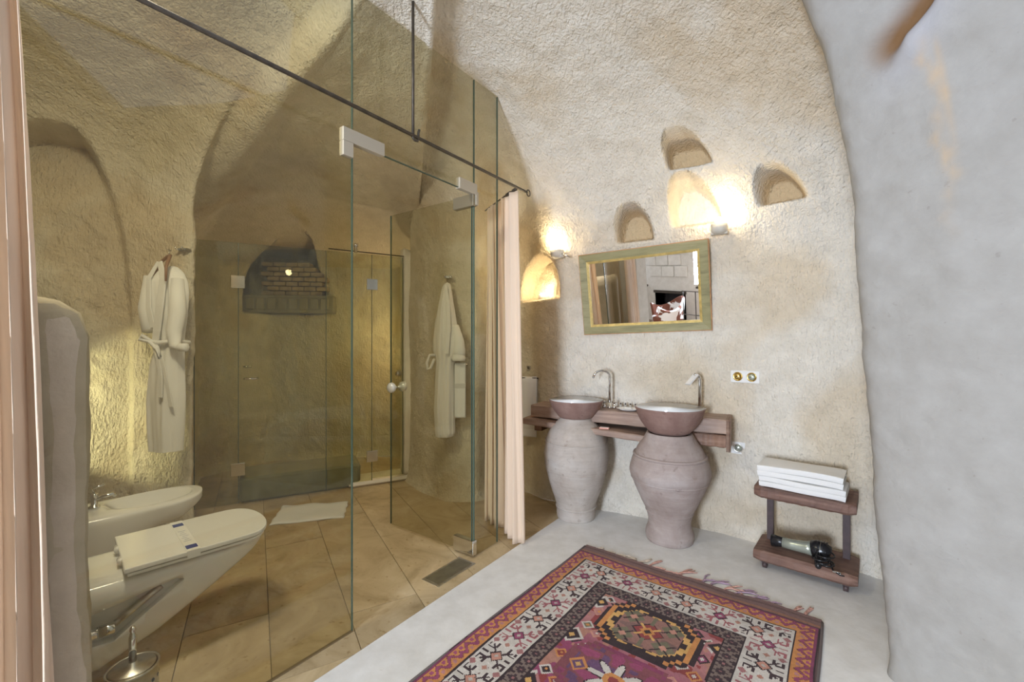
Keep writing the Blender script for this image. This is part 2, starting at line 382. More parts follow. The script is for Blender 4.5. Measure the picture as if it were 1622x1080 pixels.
def split_shell():
    S, D, P, nw = shell(); m, n, _ = P.shape
    flat = P.reshape(-1, 3)
    q = np.arange(m*n).reshape(m, n); Q = np.stack([q[:-1, :-1], q[:-1, 1:], q[1:, 1:], q[1:, :-1]], -1)
    # vertex normals over the whole shell, kept across the object seams
    a = flat[Q[..., 1]]-flat[Q[..., 0]]; b = flat[Q[..., 3]]-flat[Q[..., 0]]; fn = np.cross(a, b)
    vn = np.zeros((m, n, 3))
    for sl in ((slice(0, -1), slice(0, -1)), (slice(0, -1), slice(1, None)), (slice(1, None), slice(1, None)), (slice(1, None), slice(0, -1))): vn[sl] += fn
    vn /= np.linalg.norm(vn, axis=-1, keepdims=True)+1e-12
    mid = P[m//4, n//2]; 
    if np.dot(vn[m//4, n//2], np.array([CX, CY, 1.2])-mid) < 0: vn = -vn; Q = Q[..., ::-1]
    vn = vn.reshape(-1, 3)
    def ci(x, y): return int(np.argmin((D[:, 0]-x)**2+(D[:, 1]-y)**2))
    iL, iR = ci(-2.08, 2.86), ci(-.14, 3.92); kc = nw+48
    for name, rs, cs in (('wall_left', slice(0, kc), slice(0, iL)), ('wall_back', slice(0, kc), slice(iL, iR)), ('wall_right', slice(0, kc), slice(iR, n-1)), ('ceiling', slice(kc, m-1), slice(0, n-1))):
        F = Q[rs, cs].reshape(-1, 4); used, inv = np.unique(F, return_inverse=True); inv = inv.reshape(F.shape)
        me = bpy.data.meshes.new(name); me.vertices.add(len(used)); me.vertices.foreach_set('co', flat[used].ravel())
        me.loops.add(inv.size); me.loops.foreach_set('vertex_index', inv.ravel().astype(np.int32))
        me.polygons.add(len(inv)); me.polygons.foreach_set('loop_start', np.arange(0, inv.size, 4, dtype=np.int32))
        me.update(calc_edges=True); me.polygons.foreach_set('use_smooth', [True]*len(inv))
        me.normals_split_custom_set_from_vertices(vn[used].tolist())
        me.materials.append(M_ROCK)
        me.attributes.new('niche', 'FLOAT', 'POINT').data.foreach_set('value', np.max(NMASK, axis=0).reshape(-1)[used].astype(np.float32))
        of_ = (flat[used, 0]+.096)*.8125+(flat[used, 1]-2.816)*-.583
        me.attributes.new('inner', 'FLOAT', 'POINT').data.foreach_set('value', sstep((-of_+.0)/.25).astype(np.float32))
        o = bpy.data.objects.new(name, me); COL.objects.link(o); o['kind'] = 'structure'
split_shell()

def sheet(name, mat, path, z0, z1, lean=None, step=.02, smo=.05, disp=1.0, kind='structure', zstep=.025):
    P = np.array(path, float); seg = np.hypot(*np.diff(P, axis=0).T); s = np.concatenate([[0], np.cumsum(seg)])
    S = np.arange(0, s[-1]+step, step); D = np.stack([np.interp(S, s, P[:, k]) for k in range(2)], 1)
    h = max(1, int(3*smo/step)); g = np.exp(-.5*(np.arange(-h, h+1)*step/smo)**2); g /= g.sum()
    for k in range(2): D[:, k] = np.convolve(np.pad(D[:, k], h, mode='reflect', reflect_type='odd'), g, 'valid')
    Z = np.linspace(z0, z1, int((z1-z0)/zstep)+2); n = len(D); m = len(Z)
    V = np.zeros((m, n, 3)); V[..., 0] = D[:, 0]; V[..., 1] = D[:, 1]; V[..., 2] = Z[:, None]
    tx, ty = np.gradient(D[:, 0]), np.gradient(D[:, 1]); L = np.hypot(tx, ty)+1e-9
    d = rockdisp(V+7)*disp; V[..., 0] += -ty/L*d; V[..., 1] += tx/L*d
    if lean: V = lean(V, S/s[-1])
    mb = MB(); q = np.arange(m*n).reshape(m, n); Q = np.stack([q[:-1, :-1], q[:-1, 1:], q[1:, 1:], q[1:, :-1]], -1).reshape(-1, 4)
    mb.v = V.reshape(-1, 3).tolist(); mb.f = Q.tolist(); mb.sm = [True]*len(Q)
    o = mb.build(name, mat)
    if kind: o['kind'] = kind
    return o
def hollow(V):
    y, z = V[..., 1], V[..., 2]; a = -(y-1.475)*.5+(z-2.385)*.87; b = (y-1.475)*.87+(z-2.385)*.5
    g = np.exp(-((a/.125)**4+((b+.02*np.sin(a*20))/.034)**2)); halo = np.exp(-((a+.02)/.15)**2-((b+.05)/.06)**2)
    sy = y-1.435-.012*np.sin(z*23)-.006*np.sin(z*71); streak = np.exp(-(sy/.012)**2)*np.clip((z-1.62)/.25, 0, 1)*np.clip((2.32-z)/.05, 0, 1)*(.6+.4*np.sin(z*60)*np.sin(z*37))
    streak += .6*np.exp(-((y-1.415)/.008)**2)*np.clip((z-1.85)/.2, 0, 1)*np.clip((2.30-z)/.05, 0, 1)
    front = V[..., 0] < 1.8
    return g*front, halo*front, np.clip(streak, 0, 1)*front
# near right jamb of the doorway, leaning in towards an arch
def jamb_lean(V, S):
    z = V[..., 2]; X = V[..., 0].copy()
    sh = np.interp(z, [0, .12, .6, 1.1, 1.5, 1.9, 2.2, 2.45, 2.9, 3.2], [.0, .012, -.035, -.065, -.095, -.135, -.19, -.25, -.42, -.60])
    k = np.clip(1-(S-.55)/.5, 0, 1)[None, :]
    V[..., 0] = X+sh*(.3+.7*k)
    # the dark hollow high on the jamb
    V[..., 0] += .05*hollow(V)[0]
    return V
sheet('wall_jamb', M_JAMB, [(3.0, 2.0), (2.1, 2.02), (1.62, 1.86), (1.43, 1.68), (1.60, 1.38), (1.95, .9), (2.3, .1), (2.5, -1.2), (2.6, -3.1)], -.5, 3.25, jamb_lean, smo=.045, disp=.8, step=.014, zstep=.014)
jb = bpy.data.objects['wall_jamb']; co = np.zeros(len(jb.data.vertices)*3); jb.data.vertices.foreach_get('co', co); co = co.reshape(-1, 3)
hg_, hh_, hs_ = hollow(co); ca = np.stack([np.clip(hg_*1.2, 0, 1), hh_, hs_, np.ones(len(co))], 1)
jb.data.color_attributes.new('stain', 'FLOAT_COLOR', 'POINT').data.foreach_set('color', ca.astype(np.float32).ravel())
nt = M_JAMB.node_tree; bs = nt.nodes['Principled BSDF']; prev = bs.inputs['Base Color'].links[0].from_socket
vc = node(nt, 'ShaderNodeVertexColor', layer_name='stain'); se = node(nt, 'ShaderNodeSeparateColor'); nt.links.new(vc.outputs['Color'], se.inputs[0])
k2 = node(nt, 'ShaderNodeMath', operation='MULTIPLY'); nt.links.new(se.outputs[2], k2.inputs[0]); k2.inputs[1].default_value = .7
k1 = node(nt, 'ShaderNodeMath', operation='MULTIPLY'); nt.links.new(se.outputs[1], k1.inputs[0]); k1.inputs[1].default_value = .45
c_ = mixc(nt, k1.outputs[0], prev, (.50, .50, .56)); c_ = mixc(nt, k2.outputs[0], c_, (.52, .38, .24)); c_ = mixc(nt, se.outputs[0], c_, (.20, .11, .05))
nt.links.new(c_, bs.inputs['Base Color'])

# glass frame of reference: corner point, direction u along the screen, n out of the bathroom
GC = (-.096, 2.816); GU = (.583, .8125); GROT = math.atan2(-.8125, -.583)
def G(t, off=0, z=0): return (GC[0]-GU[0]*t+.8125*off, GC[1]-GU[1]*t-.583*off, z)

# low partition that carries the toilets; its rounded end stands against the glass
def partition():
    A = np.array([-1.233, 1.262]); B = np.array([-2.50, 2.56]); ax = (B-A)/np.linalg.norm(B-A); nr = np.array([-ax[1], ax[0]])   # nr -> left/back side
    if nr[0] > 0: nr = -nr
    Lh = np.linalg.norm(B-A); th = .24; H = 1.415
    # outline in cross-section (offset across thickness, z), rounded shoulders
    sec = [(0, 0), (0, .3), (0, .6), (0, .9), (0, 1.15), (.002, 1.30), (.02, 1.37), (.06, 1.405), (.12, 1.415), (.18, 1.405), (.22, 1.37), (.24, 1.3), (.24, 1.0), (.24, .5), (.24, 0)]
    pts = []
    for (a0, z0), (a1, z1) in zip(sec[:-1], sec[1:]):
        k = max(1, int(math.hypot(a1-a0, z1-z0)/.03)); pts += [(lerp(a0, a1, i/k), lerp(z0, z1, i/k)) for i in range(k)]
    pts.append(sec[-1]); nl = 70; V = np.zeros((nl+5, len(pts), 3))
    for j in range(nl+5):
        if j < 5: t = -.03*(1-(1-j/5)**2)*0+[.05, .02, .005, 0, 0.0][j]*0; shrink = [.0, .45, .75, .92, .99][j]; tt = [-.035, -.033, -.027, -.016, -.006][j]
        else: tt = Lh*(j-5)/(nl-1); shrink = 1
        for i, (a, z) in enumerate(pts):
            aa = .12+(a-.12)*shrink; zz = z*(1-.06*(1-shrink)) if z > 1.0 else z
            p = A+ax*tt+nr*aa; V[j, i] = (p[0], p[1], zz)
    d = rockdisp(V+3)*.9; V[..., 0] += d*.7; V[..., 1] += d*.3; V[..., 2] += d*(V[..., 2] > 1.2)
    m, n, _ = V.shape; q = np.arange(m*n).reshape(m, n); Q = np.stack([q[:-1, :-1], q[:-1, 1:], q[1:, 1:], q[1:, :-1]], -1).reshape(-1, 4)
    mb = MB(); mb.v = V.reshape(-1, 3).tolist(); mb.f = Q.tolist(); mb.sm = [True]*len(Q)
    o = mb.build('wall_partition', M_PART); o['kind'] = 'structure'
partition()

# floors: paler outside, golden tiles inside; the daylight/lamp-light edge is put into the colours
def clip(poly, a, b, c):                      # keep a x + b y <= c
    out = []
    for i in range(len(poly)):
        p, q = poly[i], poly[(i+1) % len(poly)]; dp, dq = a*p[0]+b*p[1]-c, a*q[0]+b*q[1]-c
        if dp <= 0: out.append(p)
        if dp*dq < 0: t = dp/(dp-dq); out.append((p[0]+t*(q[0]-p[0]), p[1]+t*(q[1]-p[1])))
    return out
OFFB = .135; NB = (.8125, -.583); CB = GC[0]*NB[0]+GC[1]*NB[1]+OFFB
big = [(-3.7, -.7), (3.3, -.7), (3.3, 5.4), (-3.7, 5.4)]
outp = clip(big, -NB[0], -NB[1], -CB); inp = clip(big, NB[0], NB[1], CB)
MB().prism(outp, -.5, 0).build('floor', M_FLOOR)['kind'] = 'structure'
M_GROUT = simple('grout', (.33, .26, .16), .9)
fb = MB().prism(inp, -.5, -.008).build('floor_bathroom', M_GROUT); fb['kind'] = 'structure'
TD = (-.507, .862); TP = (.862, .507)         # along the tile rows, and across them
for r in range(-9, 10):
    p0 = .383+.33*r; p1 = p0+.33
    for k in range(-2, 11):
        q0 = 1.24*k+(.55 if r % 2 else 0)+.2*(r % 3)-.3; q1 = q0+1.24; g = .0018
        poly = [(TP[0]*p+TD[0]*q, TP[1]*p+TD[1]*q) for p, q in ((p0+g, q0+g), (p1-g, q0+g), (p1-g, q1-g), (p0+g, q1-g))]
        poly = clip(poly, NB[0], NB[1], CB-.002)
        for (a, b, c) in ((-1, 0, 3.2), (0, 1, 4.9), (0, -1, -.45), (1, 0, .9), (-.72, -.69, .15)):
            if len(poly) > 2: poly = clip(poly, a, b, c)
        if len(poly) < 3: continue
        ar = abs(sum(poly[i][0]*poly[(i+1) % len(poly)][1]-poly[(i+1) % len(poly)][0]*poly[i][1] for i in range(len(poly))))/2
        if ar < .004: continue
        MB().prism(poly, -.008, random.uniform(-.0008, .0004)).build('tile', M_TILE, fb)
# bedroom behind the camera (seen in the mirror): lower floor, hewn stone walls, two windows
M_BED = rock('bedroom_plaster_stone', (.66, .62, .56), (.55, .50, .43), (.3, .26, .2), .5, .4, False)
M_BEDFL = wood('bedroom_floor_boards', (.2, .12, .07), (.3, .2, .13), (.38, .27, .18))
MB().box(-6.6, 3.3, -3.3, -.7, -.6, -.5).build('floor_bedroom', M_BEDFL)['kind'] = 'structure'
MB().box(-6.6, 3.3, -3.3, .25, 3.0, 3.1).build('ceiling_bedroom', M_BED)['kind'] = 'structure'
mb = MB()
WIN = [(-5.4, -4.4, .42, 1.95), (-2.9, -2.1, .42, 1.95)]; FP = (-4.12, -3.3, -.42, .22)
xs = sorted({-6.6, 3.3, *[v for w_ in WIN for v in w_[:2]], FP[0], FP[1]}); zs = sorted({-.5, 3.0, *[v for w_ in WIN for v in w_[2:]], FP[2], FP[3]})
for i in range(len(xs)-1):
    for j in range(len(zs)-1):
        cx, cz = (xs[i]+xs[i+1])/2, (zs[j]+zs[j+1])/2
        if any(a < cx < b and c < cz < d for a, b, c, d in WIN+[FP]): continue
        mb.box(xs[i], xs[i+1], -3.3, -3.0, zs[j], zs[j+1])
wf = mb.build('wall_front', M_BED); wf['kind'] = 'structure'
for r in range(3):
    for k in range(6):
        x0 = -4.25+.36*k-(.16 if r % 2 else 0); z0 = .62+.27*r
        if x0+.33 > -3.2: continue
        MB().box(x0, x0+.34, -3.0, -3.0+random.uniform(.015, .04), z0, z0+.25, bev=.012).build('stone', M_BED, wf)
MB().box(-6.7, -6.6, -3.3, .3, -.5, 3.1).build('wall_bedroom_side', M_BED)['kind'] = 'structure'
MB().box(-6.6, -1.78, .0, .22, -.5, 3.1).build('wall_doorway_side', M_BED)['kind'] = 'structure'
MB().box(-1.78, 2.7, .02, .22, 2.75, 3.1).build('wall_over_doorway', M_BED)['kind'] = 'structure'
for n_, (a, b, c, d) in enumerate(WIN):
    f_ = MB(); t_ = .05
    f_.box(a, b, -3.12, -3.06, c, c+t_).box(a, b, -3.12, -3.06, d-t_, d).box(a, a+t_, -3.12, -3.06, c+t_, d-t_).box(b-t_, b, -3.12, -3.06, c+t_, d-t_).box((a+b)/2-.025, (a+b)/2+.025, -3.12, -3.06, c+t_, d-t_)
    wo = f_.build('window_%d' % (n_+1), M_WHITEPL); wo['kind'] = 'structure'
    MB().box(a-.05, b+.05, -3.05, -2.93, c-.05, c-.005).build('sill', M_IRON, wo)
# ================================================================== OBJECTS
def thang(z, h=1): return z
# ---------------------------------------------------------------- main glass screen
HG = 2.875
gs = thing('glass_screen', 'tall frameless green-tinted glass screen around the bathroom with a doorway in it', 'glass screen', G(0), GROT)
def pane(name, poly, parent, mat=M_GLASS, th=.010, y=0.0):
    o = MB().slab(poly, y-th/2, y+th/2).build(name, mat, parent); return o
def edge(x, z0, z1, parent, th=.0105, wd=.0035, y=0):
    return MB().box(x-wd/2, x+wd/2, y-th/2, y+th/2, z0, z1).build('edge_strip', M_GEDGE, parent)
T1, T2, T3 = .235, 1.062, 3.0
pane('corner_panel', [(.0, .004), (T1-.003, .004), (T1-.003, HG), (.0, HG)], gs)
pane('transom_panel', [(T1+.003, 2.188), (T2-.002, 2.188), (T2-.002, HG), (T1+.003, HG)], gs)
pane('fixed_panel', [(T2+.002, .004), (T3, .004), (T3, HG), (T2+.002, HG)], gs)
for (x, a, b) in ((0.001, .004, HG), (T1-.004, .004, HG), (T2+.003, .004, HG)): edge(x, a, b, gs)
MB().box(T1, T2, -.0055, .0055, 2.186, 2.1895).build('edge_strip', M_GEDGE, gs)
MB().box(T2, 1.92, -.006, .006, .0, .005).build('bottom_seal', simple('seal', (.20, .14, .07), .6), gs)
f1 = MB(); f1.slab([(T2-.165, 2.180), (T2+.056, 2.180), (T2+.056, 2.240), (T2-.165, 2.240)], -.016, .016); f1.slab([(T2+.004, 2.115), (T2+.056, 2.115), (T2+.056, 2.180), (T2+.004, 2.180)], -.016, .016)
bevel(f1.build('corner_clamp', M_PATCH, gs), .003)
f2 = MB(); f2.slab([(T1-.02, 2.180), (T1+.137, 2.180), (T1+.137, 2.245), (T1-.02, 2.245)], -.016, .016); f2.slab([(T1-.03, 2.12), (T1-.006, 2.12), (T1-.006, 2.2), (T1-.03, 2.2)], -.016, .016)
bevel(f2.build('corner_clamp', M_PATCH, gs), .003)
bx = MB().box(T1+.055, T1+.355, -.065, .065, 0, .003); bevel(bx.build('floor_closer_plate', M_STEEL, gs), .001)
MB().box(T1+.07, T1+.34, -.050, .050, .003, .0042).build('closer_lid', simple('closer_lid_dark', (.36, .34, .27), .35, .9, nscale=20, namp=.15), gs)
# ---------------------------------------------------------------- open glass door
dr = thing('glass_door', 'frameless glass door standing open inward with a round clear knob', 'door', G(T1, 0, 0), math.atan2(.577, -.817))
pane('door_panel', [(.012, .02), (.755, .02), (.755, 2.178), (.012, 2.178)], dr)
edge(.755, .02, 2.178, dr, .0102, .004); edge(.012, .02, 2.178, dr, .0102, .004)
bevel(MB().box(-.012, .15, -.018, .018, .012, .10).build('bottom_clamp', M_CHROME, dr), .003)
bevel(MB().box(-.012, .15, -.018, .018, 2.11, 2.182).build('top_clamp', simple('bronze_clamp', (.30, .27, .20), .4, .7), dr), .003)
kn = None
for s_ in (-1, 1):
    k = MB().lathe([(.008, 0), (.010, .018), (.013, .02), (.030, .028), (.036, .040), (.034, .054), (.024, .064), (.0001, .067)], 28)
    o = k.build('knob', simple('clear_knob_glass', (.80, .82, .78), .08, .35), dr); o.location = (.69, .006*s_, .98); o.rotation_euler = (-s_*PI/2, 0, 0)
# ---------------------------------------------------------------- curtain rods
rod = thing('curtain_rod', 'long thin dark iron rod running outside the glass screen below the ceiling', 'curtain rod', G(0), GROT)
MB().tube([(-.165, .12, 2.283), (3.2, .12, 2.283)], .0085, 10).build('rod', M_IRON, rod)
MB().tube([(-.185+.02*math.cos(a), .12, 2.283+.02*math.sin(a)) for a in np.linspace(0, 2*PI, 18, endpoint=False)], .004, 6, True).build('end_ring', M_IRON, rod)
hg = thing('rod_hanger', 'straight dark iron hanger dropping from the ceiling to hook the curtain rod', 'hanger', G(.815, .12, 0), GROT)
MB().tube([(0, 0, 2.275), (0, 0, 2.93)], .007, 8).build('rod', M_IRON, hg)
MB().tube([(0, 0, 2.29), (0, 0, 2.272), (-.012, 0, 2.264), (-.028, 0, 2.266), (-.034, 0, 2.285), (-.034, 0, 2.31), (-.040, 0, 2.325)], .006, 8).build('hook', M_IRON, hg)
# ---------------------------------------------------------------- curtains
def curtain(name, label, top, bot, z0, z1, folds, at, ab, mid=None, seed=0):
    top = [Vector(p) for p in top]; bot = [Vector(p) for p in bot]
    def along(L, t):
        k = t*(len(L)-1); i = min(int(k), len(L)-2); return L[i].lerp(L[i+1], k-i)
    rr = np.random.default_rng(seed); ph = rr.uniform(-.5, .5, 12)
    def fn(u, v):
        z = lerp(z0, z1, v); w_ = v**1.6
        uu = u+.012*math.sin(u*17+ph[0]*9)
        p = along(bot, uu if uu < 1 else 1).lerp(along(top, min(1, max(0, uu))), w_)
        d = (along(bot, min(1, u+.02))-along(bot, max(0, u-.02))).normalized(); nrm = Vector((d.y, -d.x))
        a = lerp(ab, at, w_); x = 2*PI*folds*(u+.05*math.sin(5*u+ph[1]*4+v*.6))
        q = a*(math.sin(x+.5*math.sin(v*2.6+u*5))+.28*math.sin(2.3*x+ph[2]*5+1.2*v)+.15*math.sin(5.1*x+ph[3]*8-v))
        p = p+nrm*q+d*a*.35*math.sin(2*x)
        return (p.x, p.y, z+.004*math.sin(x))
    o = MB().grid(fn, int(folds*26), 60).build(name, M_CURT); solid(o, .002)
    return props(o, label, 'curtain', 'peach curtains hung from the iron rod')
def Gp(t, o): return G(t, o)[:2]
curtain('curtain', 'peach cotton curtain in soft folds at the left edge beside the stone partition', [Gp(2.085, .12), Gp(2.8, .12)], [Gp(2.02, .125), Gp(2.95, .13)], .01, 2.275, 17, .018, .030, seed=2)
curtain('curtain', 'narrow peach curtain bunched at the free end of the glass screen near the pots', [(.022, 2.80), (-.09, 3.02), (-.17, 3.20)], [(.055, 2.765), (-.03, 2.95), (-.17, 3.16)], .012, 2.265, 6, .022, .034, seed=5)
rt = thing('curtain_rod', 'short iron return wire with a turnbuckle holding the narrow curtain at the screen corner', 'curtain rod', (0, 0, 0))
MB().tube([(.035, 2.80, 2.283), (-.09, 3.02, 2.275), (-.20, 3.24, 2.268)], .0045, 8).build('rod', M_IRON, rt)
P0, P1 = Vector((.035, 2.80, 2.283)), Vector((-.06, 2.965, 2.277))
MB().tube([P0.lerp(P1, t) for t in (.05, .08, .3, .34, .42, .46, .75, .80, 1)], [.005, .011, .011, .006, .006, .011, .011, .006, .005], 8).build('turnbuckle', M_IRON, rt)

# ---------------------------------------------------------------- toilet and bidet
AX = math.atan2(.72, .69)
def sanit(parent, mat, L, zt, wall_drop, hw, name='bowl', basin=False, recess=True):
    mb = MB(); ns_, nr = 44, 48
    def wdt(a):   # half width along projection
        t = max(0, (a-L*.6)/(L*.4)); return hw*max(0, 1-t**3)**.45
    def zb(a): return interp(a/L, [0, .22, .45, .62, .8, .93, 1], [wall_drop, wall_drop+.005, wall_drop+.075, wall_drop+.15, zt-.13, zt-.075, zt-.045])
    rings = []
    for i in range(ns_):
        a = L*math.sin(PI/2*i/(ns_-1))*.999 if i > ns_*.3 else L*math.sin(PI/2*i/(ns_-1))
        w_ = max(.002, wdt(a)); b = zb(a); ring = []
        for k in range(nr):
            th = 2*PI*k/nr; c, s = math.cos(th), math.sin(th); e = .32 if s > 0 else .55
            y = w_*abs(c)**e*(1 if c > 0 else -1); zz = (zt+b)/2+(zt-b)/2*abs(s)**(.25 if s > 0 else .5)*(1 if s > 0 else -1)
            y *= 1-.22*max(0, (zt-zz)/(zt-b+1e-6))**1.5
            ring.append((a, y, zz))
        rings.append(ring)
    mb.v = [p for r in rings for p in r]
    for i in range(ns_-1):
        for k in range(nr): mb.f.append((i*nr+k, i*nr+(k+1) % nr, (i+1)*nr+(k+1) % nr, (i+1)*nr+k))
    mb.f.append(tuple(range(nr-1, -1, -1))); mb.f.append(tuple((ns_-1)*nr+k for k in range(nr))); mb.sm = [True]*len(mb.f)
    return mb
t_ = thing('toilet', 'white wall-hung toilet with closed lid and a paper band across it', 'toilet', (-1.742, 1.596, 0), AX)
body = sanit(t_, M_CERAM, .738, .412, .045, .185).build('bowl', M_CERAM, t_)
# side service recess cut into the near flank
cut = MB(); cut.add([(.0, -.30, .20), (.20, -.30, .18), (.41, -.30, .335), (.38, -.30, .350), (.0, -.30, .285), (.0, -.12, .20), (.20, -.12, .18), (.41, -.15, .335), (.38, -.15, .350), (.0, -.12, .285)],
    [(0, 1, 2, 3, 4), (9, 8, 7, 6, 5), (0, 5, 6, 1), (1, 6, 7, 2), (2, 7, 8, 3), (3, 8, 9, 4), (4, 9, 5, 0)])
co = cut.build('recess_cutter', M_CERAM, t_)
bm_ = body.modifiers.new('recess', 'BOOLEAN'); bm_.operation = 'DIFFERENCE'; bm_.object = co; bm_.solver = 'EXACT'
bpy.context.view_layer.update()
dg = bpy.context.evaluated_depsgraph_get(); me = bpy.data.meshes.new_from_object(body.evaluated_get(dg)); body.modifiers.clear(); body.data = me
bpy.data.objects.remove(co)
for p_ in body.data.polygons: p_.use_smooth = len(p_.vertices) == 4 or p_.area < .001
def lidshape(L0, L1, hw, n=26):
    pts = [(L0, -hw+.004), (L0+.0, -hw)]
    c = L1-(L1-L0)*.34
    for i in range(n+1):
        a = -PI/2+PI*i/n; pts.append((c+(L1-c)*max(0, math.cos(a))**.5, hw*math.sin(a)))
    pts.append((L0, hw)); out = []
    for p in pts:
        if not out or math.hypot(p[0]-out[-1][0], p[1]-out[-1][1]) > 1e-4: out.append(p)
    return out
bevel(MB().prism(lidshape(.235, .742, .192), .414, .426).build('seat', M_CERAM, t_), .003)
ld = MB().prism(lidshape(.225, .750, .198), .430, .449).build('lid', M_CERAM, t_); bevel(ld, .006, 3)
ppr = simple('printed_paper', (.82, .81, .78), .7)
pb = MB().box(.415, .460, -.197, .197, .4495, .4503); pb.box(.415, .46, -.2005, -.1985, .42, .4503); pbo = pb.build('paper_band', ppr, ld)
for y0_ in (-.175, .12): MB().box(.418, .457, y0_, y0_+.04, .4503, .4507).build('blue_seal', M_BLUE, t_)
pr = MB()
for k in range(7): pr.box(.423+.006*(k % 2), .45-.004*(k % 3), -.085+.022*k, -.080+.022*k, .4503, .4506)
pr.build('print_lines', simple('grey_print', (.45, .47, .55), .6), t_)
for y in (-.07, .07): MB().tube([(.225, y-.02, .437), (.225, y+.02, .437)], .012, 12).build('hinge', M_CERAM, t_)
bv = MB(); bv.tube([(.06, -.165, .235), (.155, -.17, .235)], .020, 18); bv.build('valve_body', M_CHROME, t_)
MB().tube([(.157, -.17, .235), (.20, -.172, .236), (.202, -.172, .236)], [.021, .021, .016], 18).build('valve_knob', M_CHROME, t_)
MB().tube([(.20, -.16, .24), (.24, -.15, .262), (.30, -.15, .300), (.34, -.15, .325)], [.012, .014, .012, .012], 12).build('supply_hose', M_STEEL, t_)
b_ = thing('bidet', 'white wall-hung bidet beyond the toilet', 'bidet', (-2.297, 2.208, 0), AX)
bd = sanit(b_, M_CERAM, .60, .415, .12, .175).build('bowl', M_CERAM, b_)
cut = MB().lathe([(.0001, -.10), (.06, -.095), (.12, -.06), (.142, 0), (.145, .05)], 40, sx=1.35, sy=1); co = cut.build('cutter', M_CERAM, b_); co.location = (.36, 0, .415)
co.data.polygons[0]; bm_ = bd.modifiers.new('basin', 'BOOLEAN'); bm_.operation = 'DIFFERENCE'; bm_.object = co; bm_.solver = 'EXACT'
bpy.context.view_layer.update(); dg = bpy.context.evaluated_depsgraph_get(); me = bpy.data.meshes.new_from_object(bd.evaluated_get(dg)); bd.modifiers.clear(); bd.data = me; bpy.data.objects.remove(co)
tp = MB(); tp.lathe([(.024, 0), (.024, .012), (.015, .014), (.013, .07), (.016, .075), (.0001, .08)], 20, (.13, 0, .415)).tube([(.13, 0, .465), (.20, 0, .475), (.215, 0, .462)], .010, 12)
tp.build('tap', M_CHROME, b_); MB().tube([(.13, 0, .495), (.12, 0, .52), (.17, 0, .535)], .005, 8).build('lever', M_CHROME, b_)
# ---------------------------------------------------------------- toilet brush
tbx = thing('toilet_brush', 'perforated steel toilet brush holder on the floor beside the toilet', 'toilet brush', (-1.232, 1.415, .0), 0)
hb = MB().lathe([(.062, 0), (.066, .004), (.066, .232), (.070, .238), (.070, .244), (.064, .244), (.062, .236), (.061, .01), (.0001, .01)], 48)
hb.build('holder', M_STEEL, tbx)
MB().lathe([(.062, .240), (.058, .246), (.014, .248), (.012, .26)], 40).build('lid', M_STEEL, tbx)
MB().lathe([(.010, .25), (.0105, .34), (.008, .345), (.008, .35), (.006, .352), (.009, .362), (.006, .372), (.0001, .374)], 16).build('handle', M_CHROME, tbx)
hol = MB()
for j in range(5):
    for i in range(16):
        a = 2*PI*(i+.5*(j % 2))/16; c = Vector((.0663*math.cos(a), .0663*math.sin(a), .04+.04*j)); r_ = Vector((math.cos(a), math.sin(a), 0))
        hol.tube([c, c+r_*.0006], .006, 8, smooth=False)
ho = hol.build('perforation', M_BLACK, tbx); ho['kind'] = 'stuff'
# ---------------------------------------------------------------- bath mat
bmz = thing('bath_mat', 'white towelling bath mat on the golden tiles inside the glass', 'bath mat', (-1.53, 3.24, 0), 0)
C4 = [Vector(p) for p in ((-.18, -.18), (.295, -.04), (.215, .265), (-.27, .18))]
def matf(u, v):
    p = C4[0].lerp(C4[1], u).lerp(C4[3].lerp(C4[2], u), v); k = min(u, 1-u, v, 1-v)
    return (p.x+.004*math.sin(v*19), p.y+.005*math.sin(u*15+1), .012+.003*math.sin(u*11+v*3)+.002*math.sin(v*9)+(-.007 if k < .01 else 0))
solid(MB().grid(matf, 50, 34).build('mat', M_TOWEL, bmz), .010, -1)
def hemf(u, v): p = matf(u, .90+.04*v); return (p[0], p[1], p[2]+.002)
MB().grid(hemf, 50, 3).build('hem', M_TOWEL, bmz)

# ---------------------------------------------------------------- bathrobes
def robe(name, label, x, y, ztop, rows, rotz, sleeves, cutv=.5):
    """rows: (z, x centre, half width, depth) downwards from the shoulders"""
    r = thing(name, label, 'bathrobe', (x, y, 0), rotz)
    zs_ = [q[0] for q in rows][::-1]; cs = [q[1] for q in rows][::-1]; ws = [q[2] for q in rows][::-1]; ds = [q[3] for q in rows][::-1]
    def fn(u, v):
        z = lerp(zs_[0], zs_[-1], v); c, w_, d = interp(z, zs_, cs), interp(z, zs_, ws), interp(z, zs_, ds)
        a = 2*PI*u; f = 1+.10*math.sin(5*a+.8+2*z)*(.35+.65*abs(math.sin(a)))+.05*math.sin(11*a+3*z)+.03*math.sin(17*a-5*z)
        yy = -d*math.sin(a)*f if math.sin(a) > 0 else -d*.35*math.sin(a)
        return (c+w_*math.cos(a)*(1+.03*math.sin(9*z+a*3)), yy, z)
    b = MB().grid(fn, 96, 90, closed_u=True)
    top = [fn(i/96, 1) for i in range(96)]; k0 = 96*89
    b.v.append((cs[-1], 0, zs_[-1]+.012)); e = len(b.v)-1
    for i in range(96): b.f.append((k0+i, k0+(i+1) % 96, e)); b.sm.append(True)
    b.build('body', M_ROBE, r); return r, fn
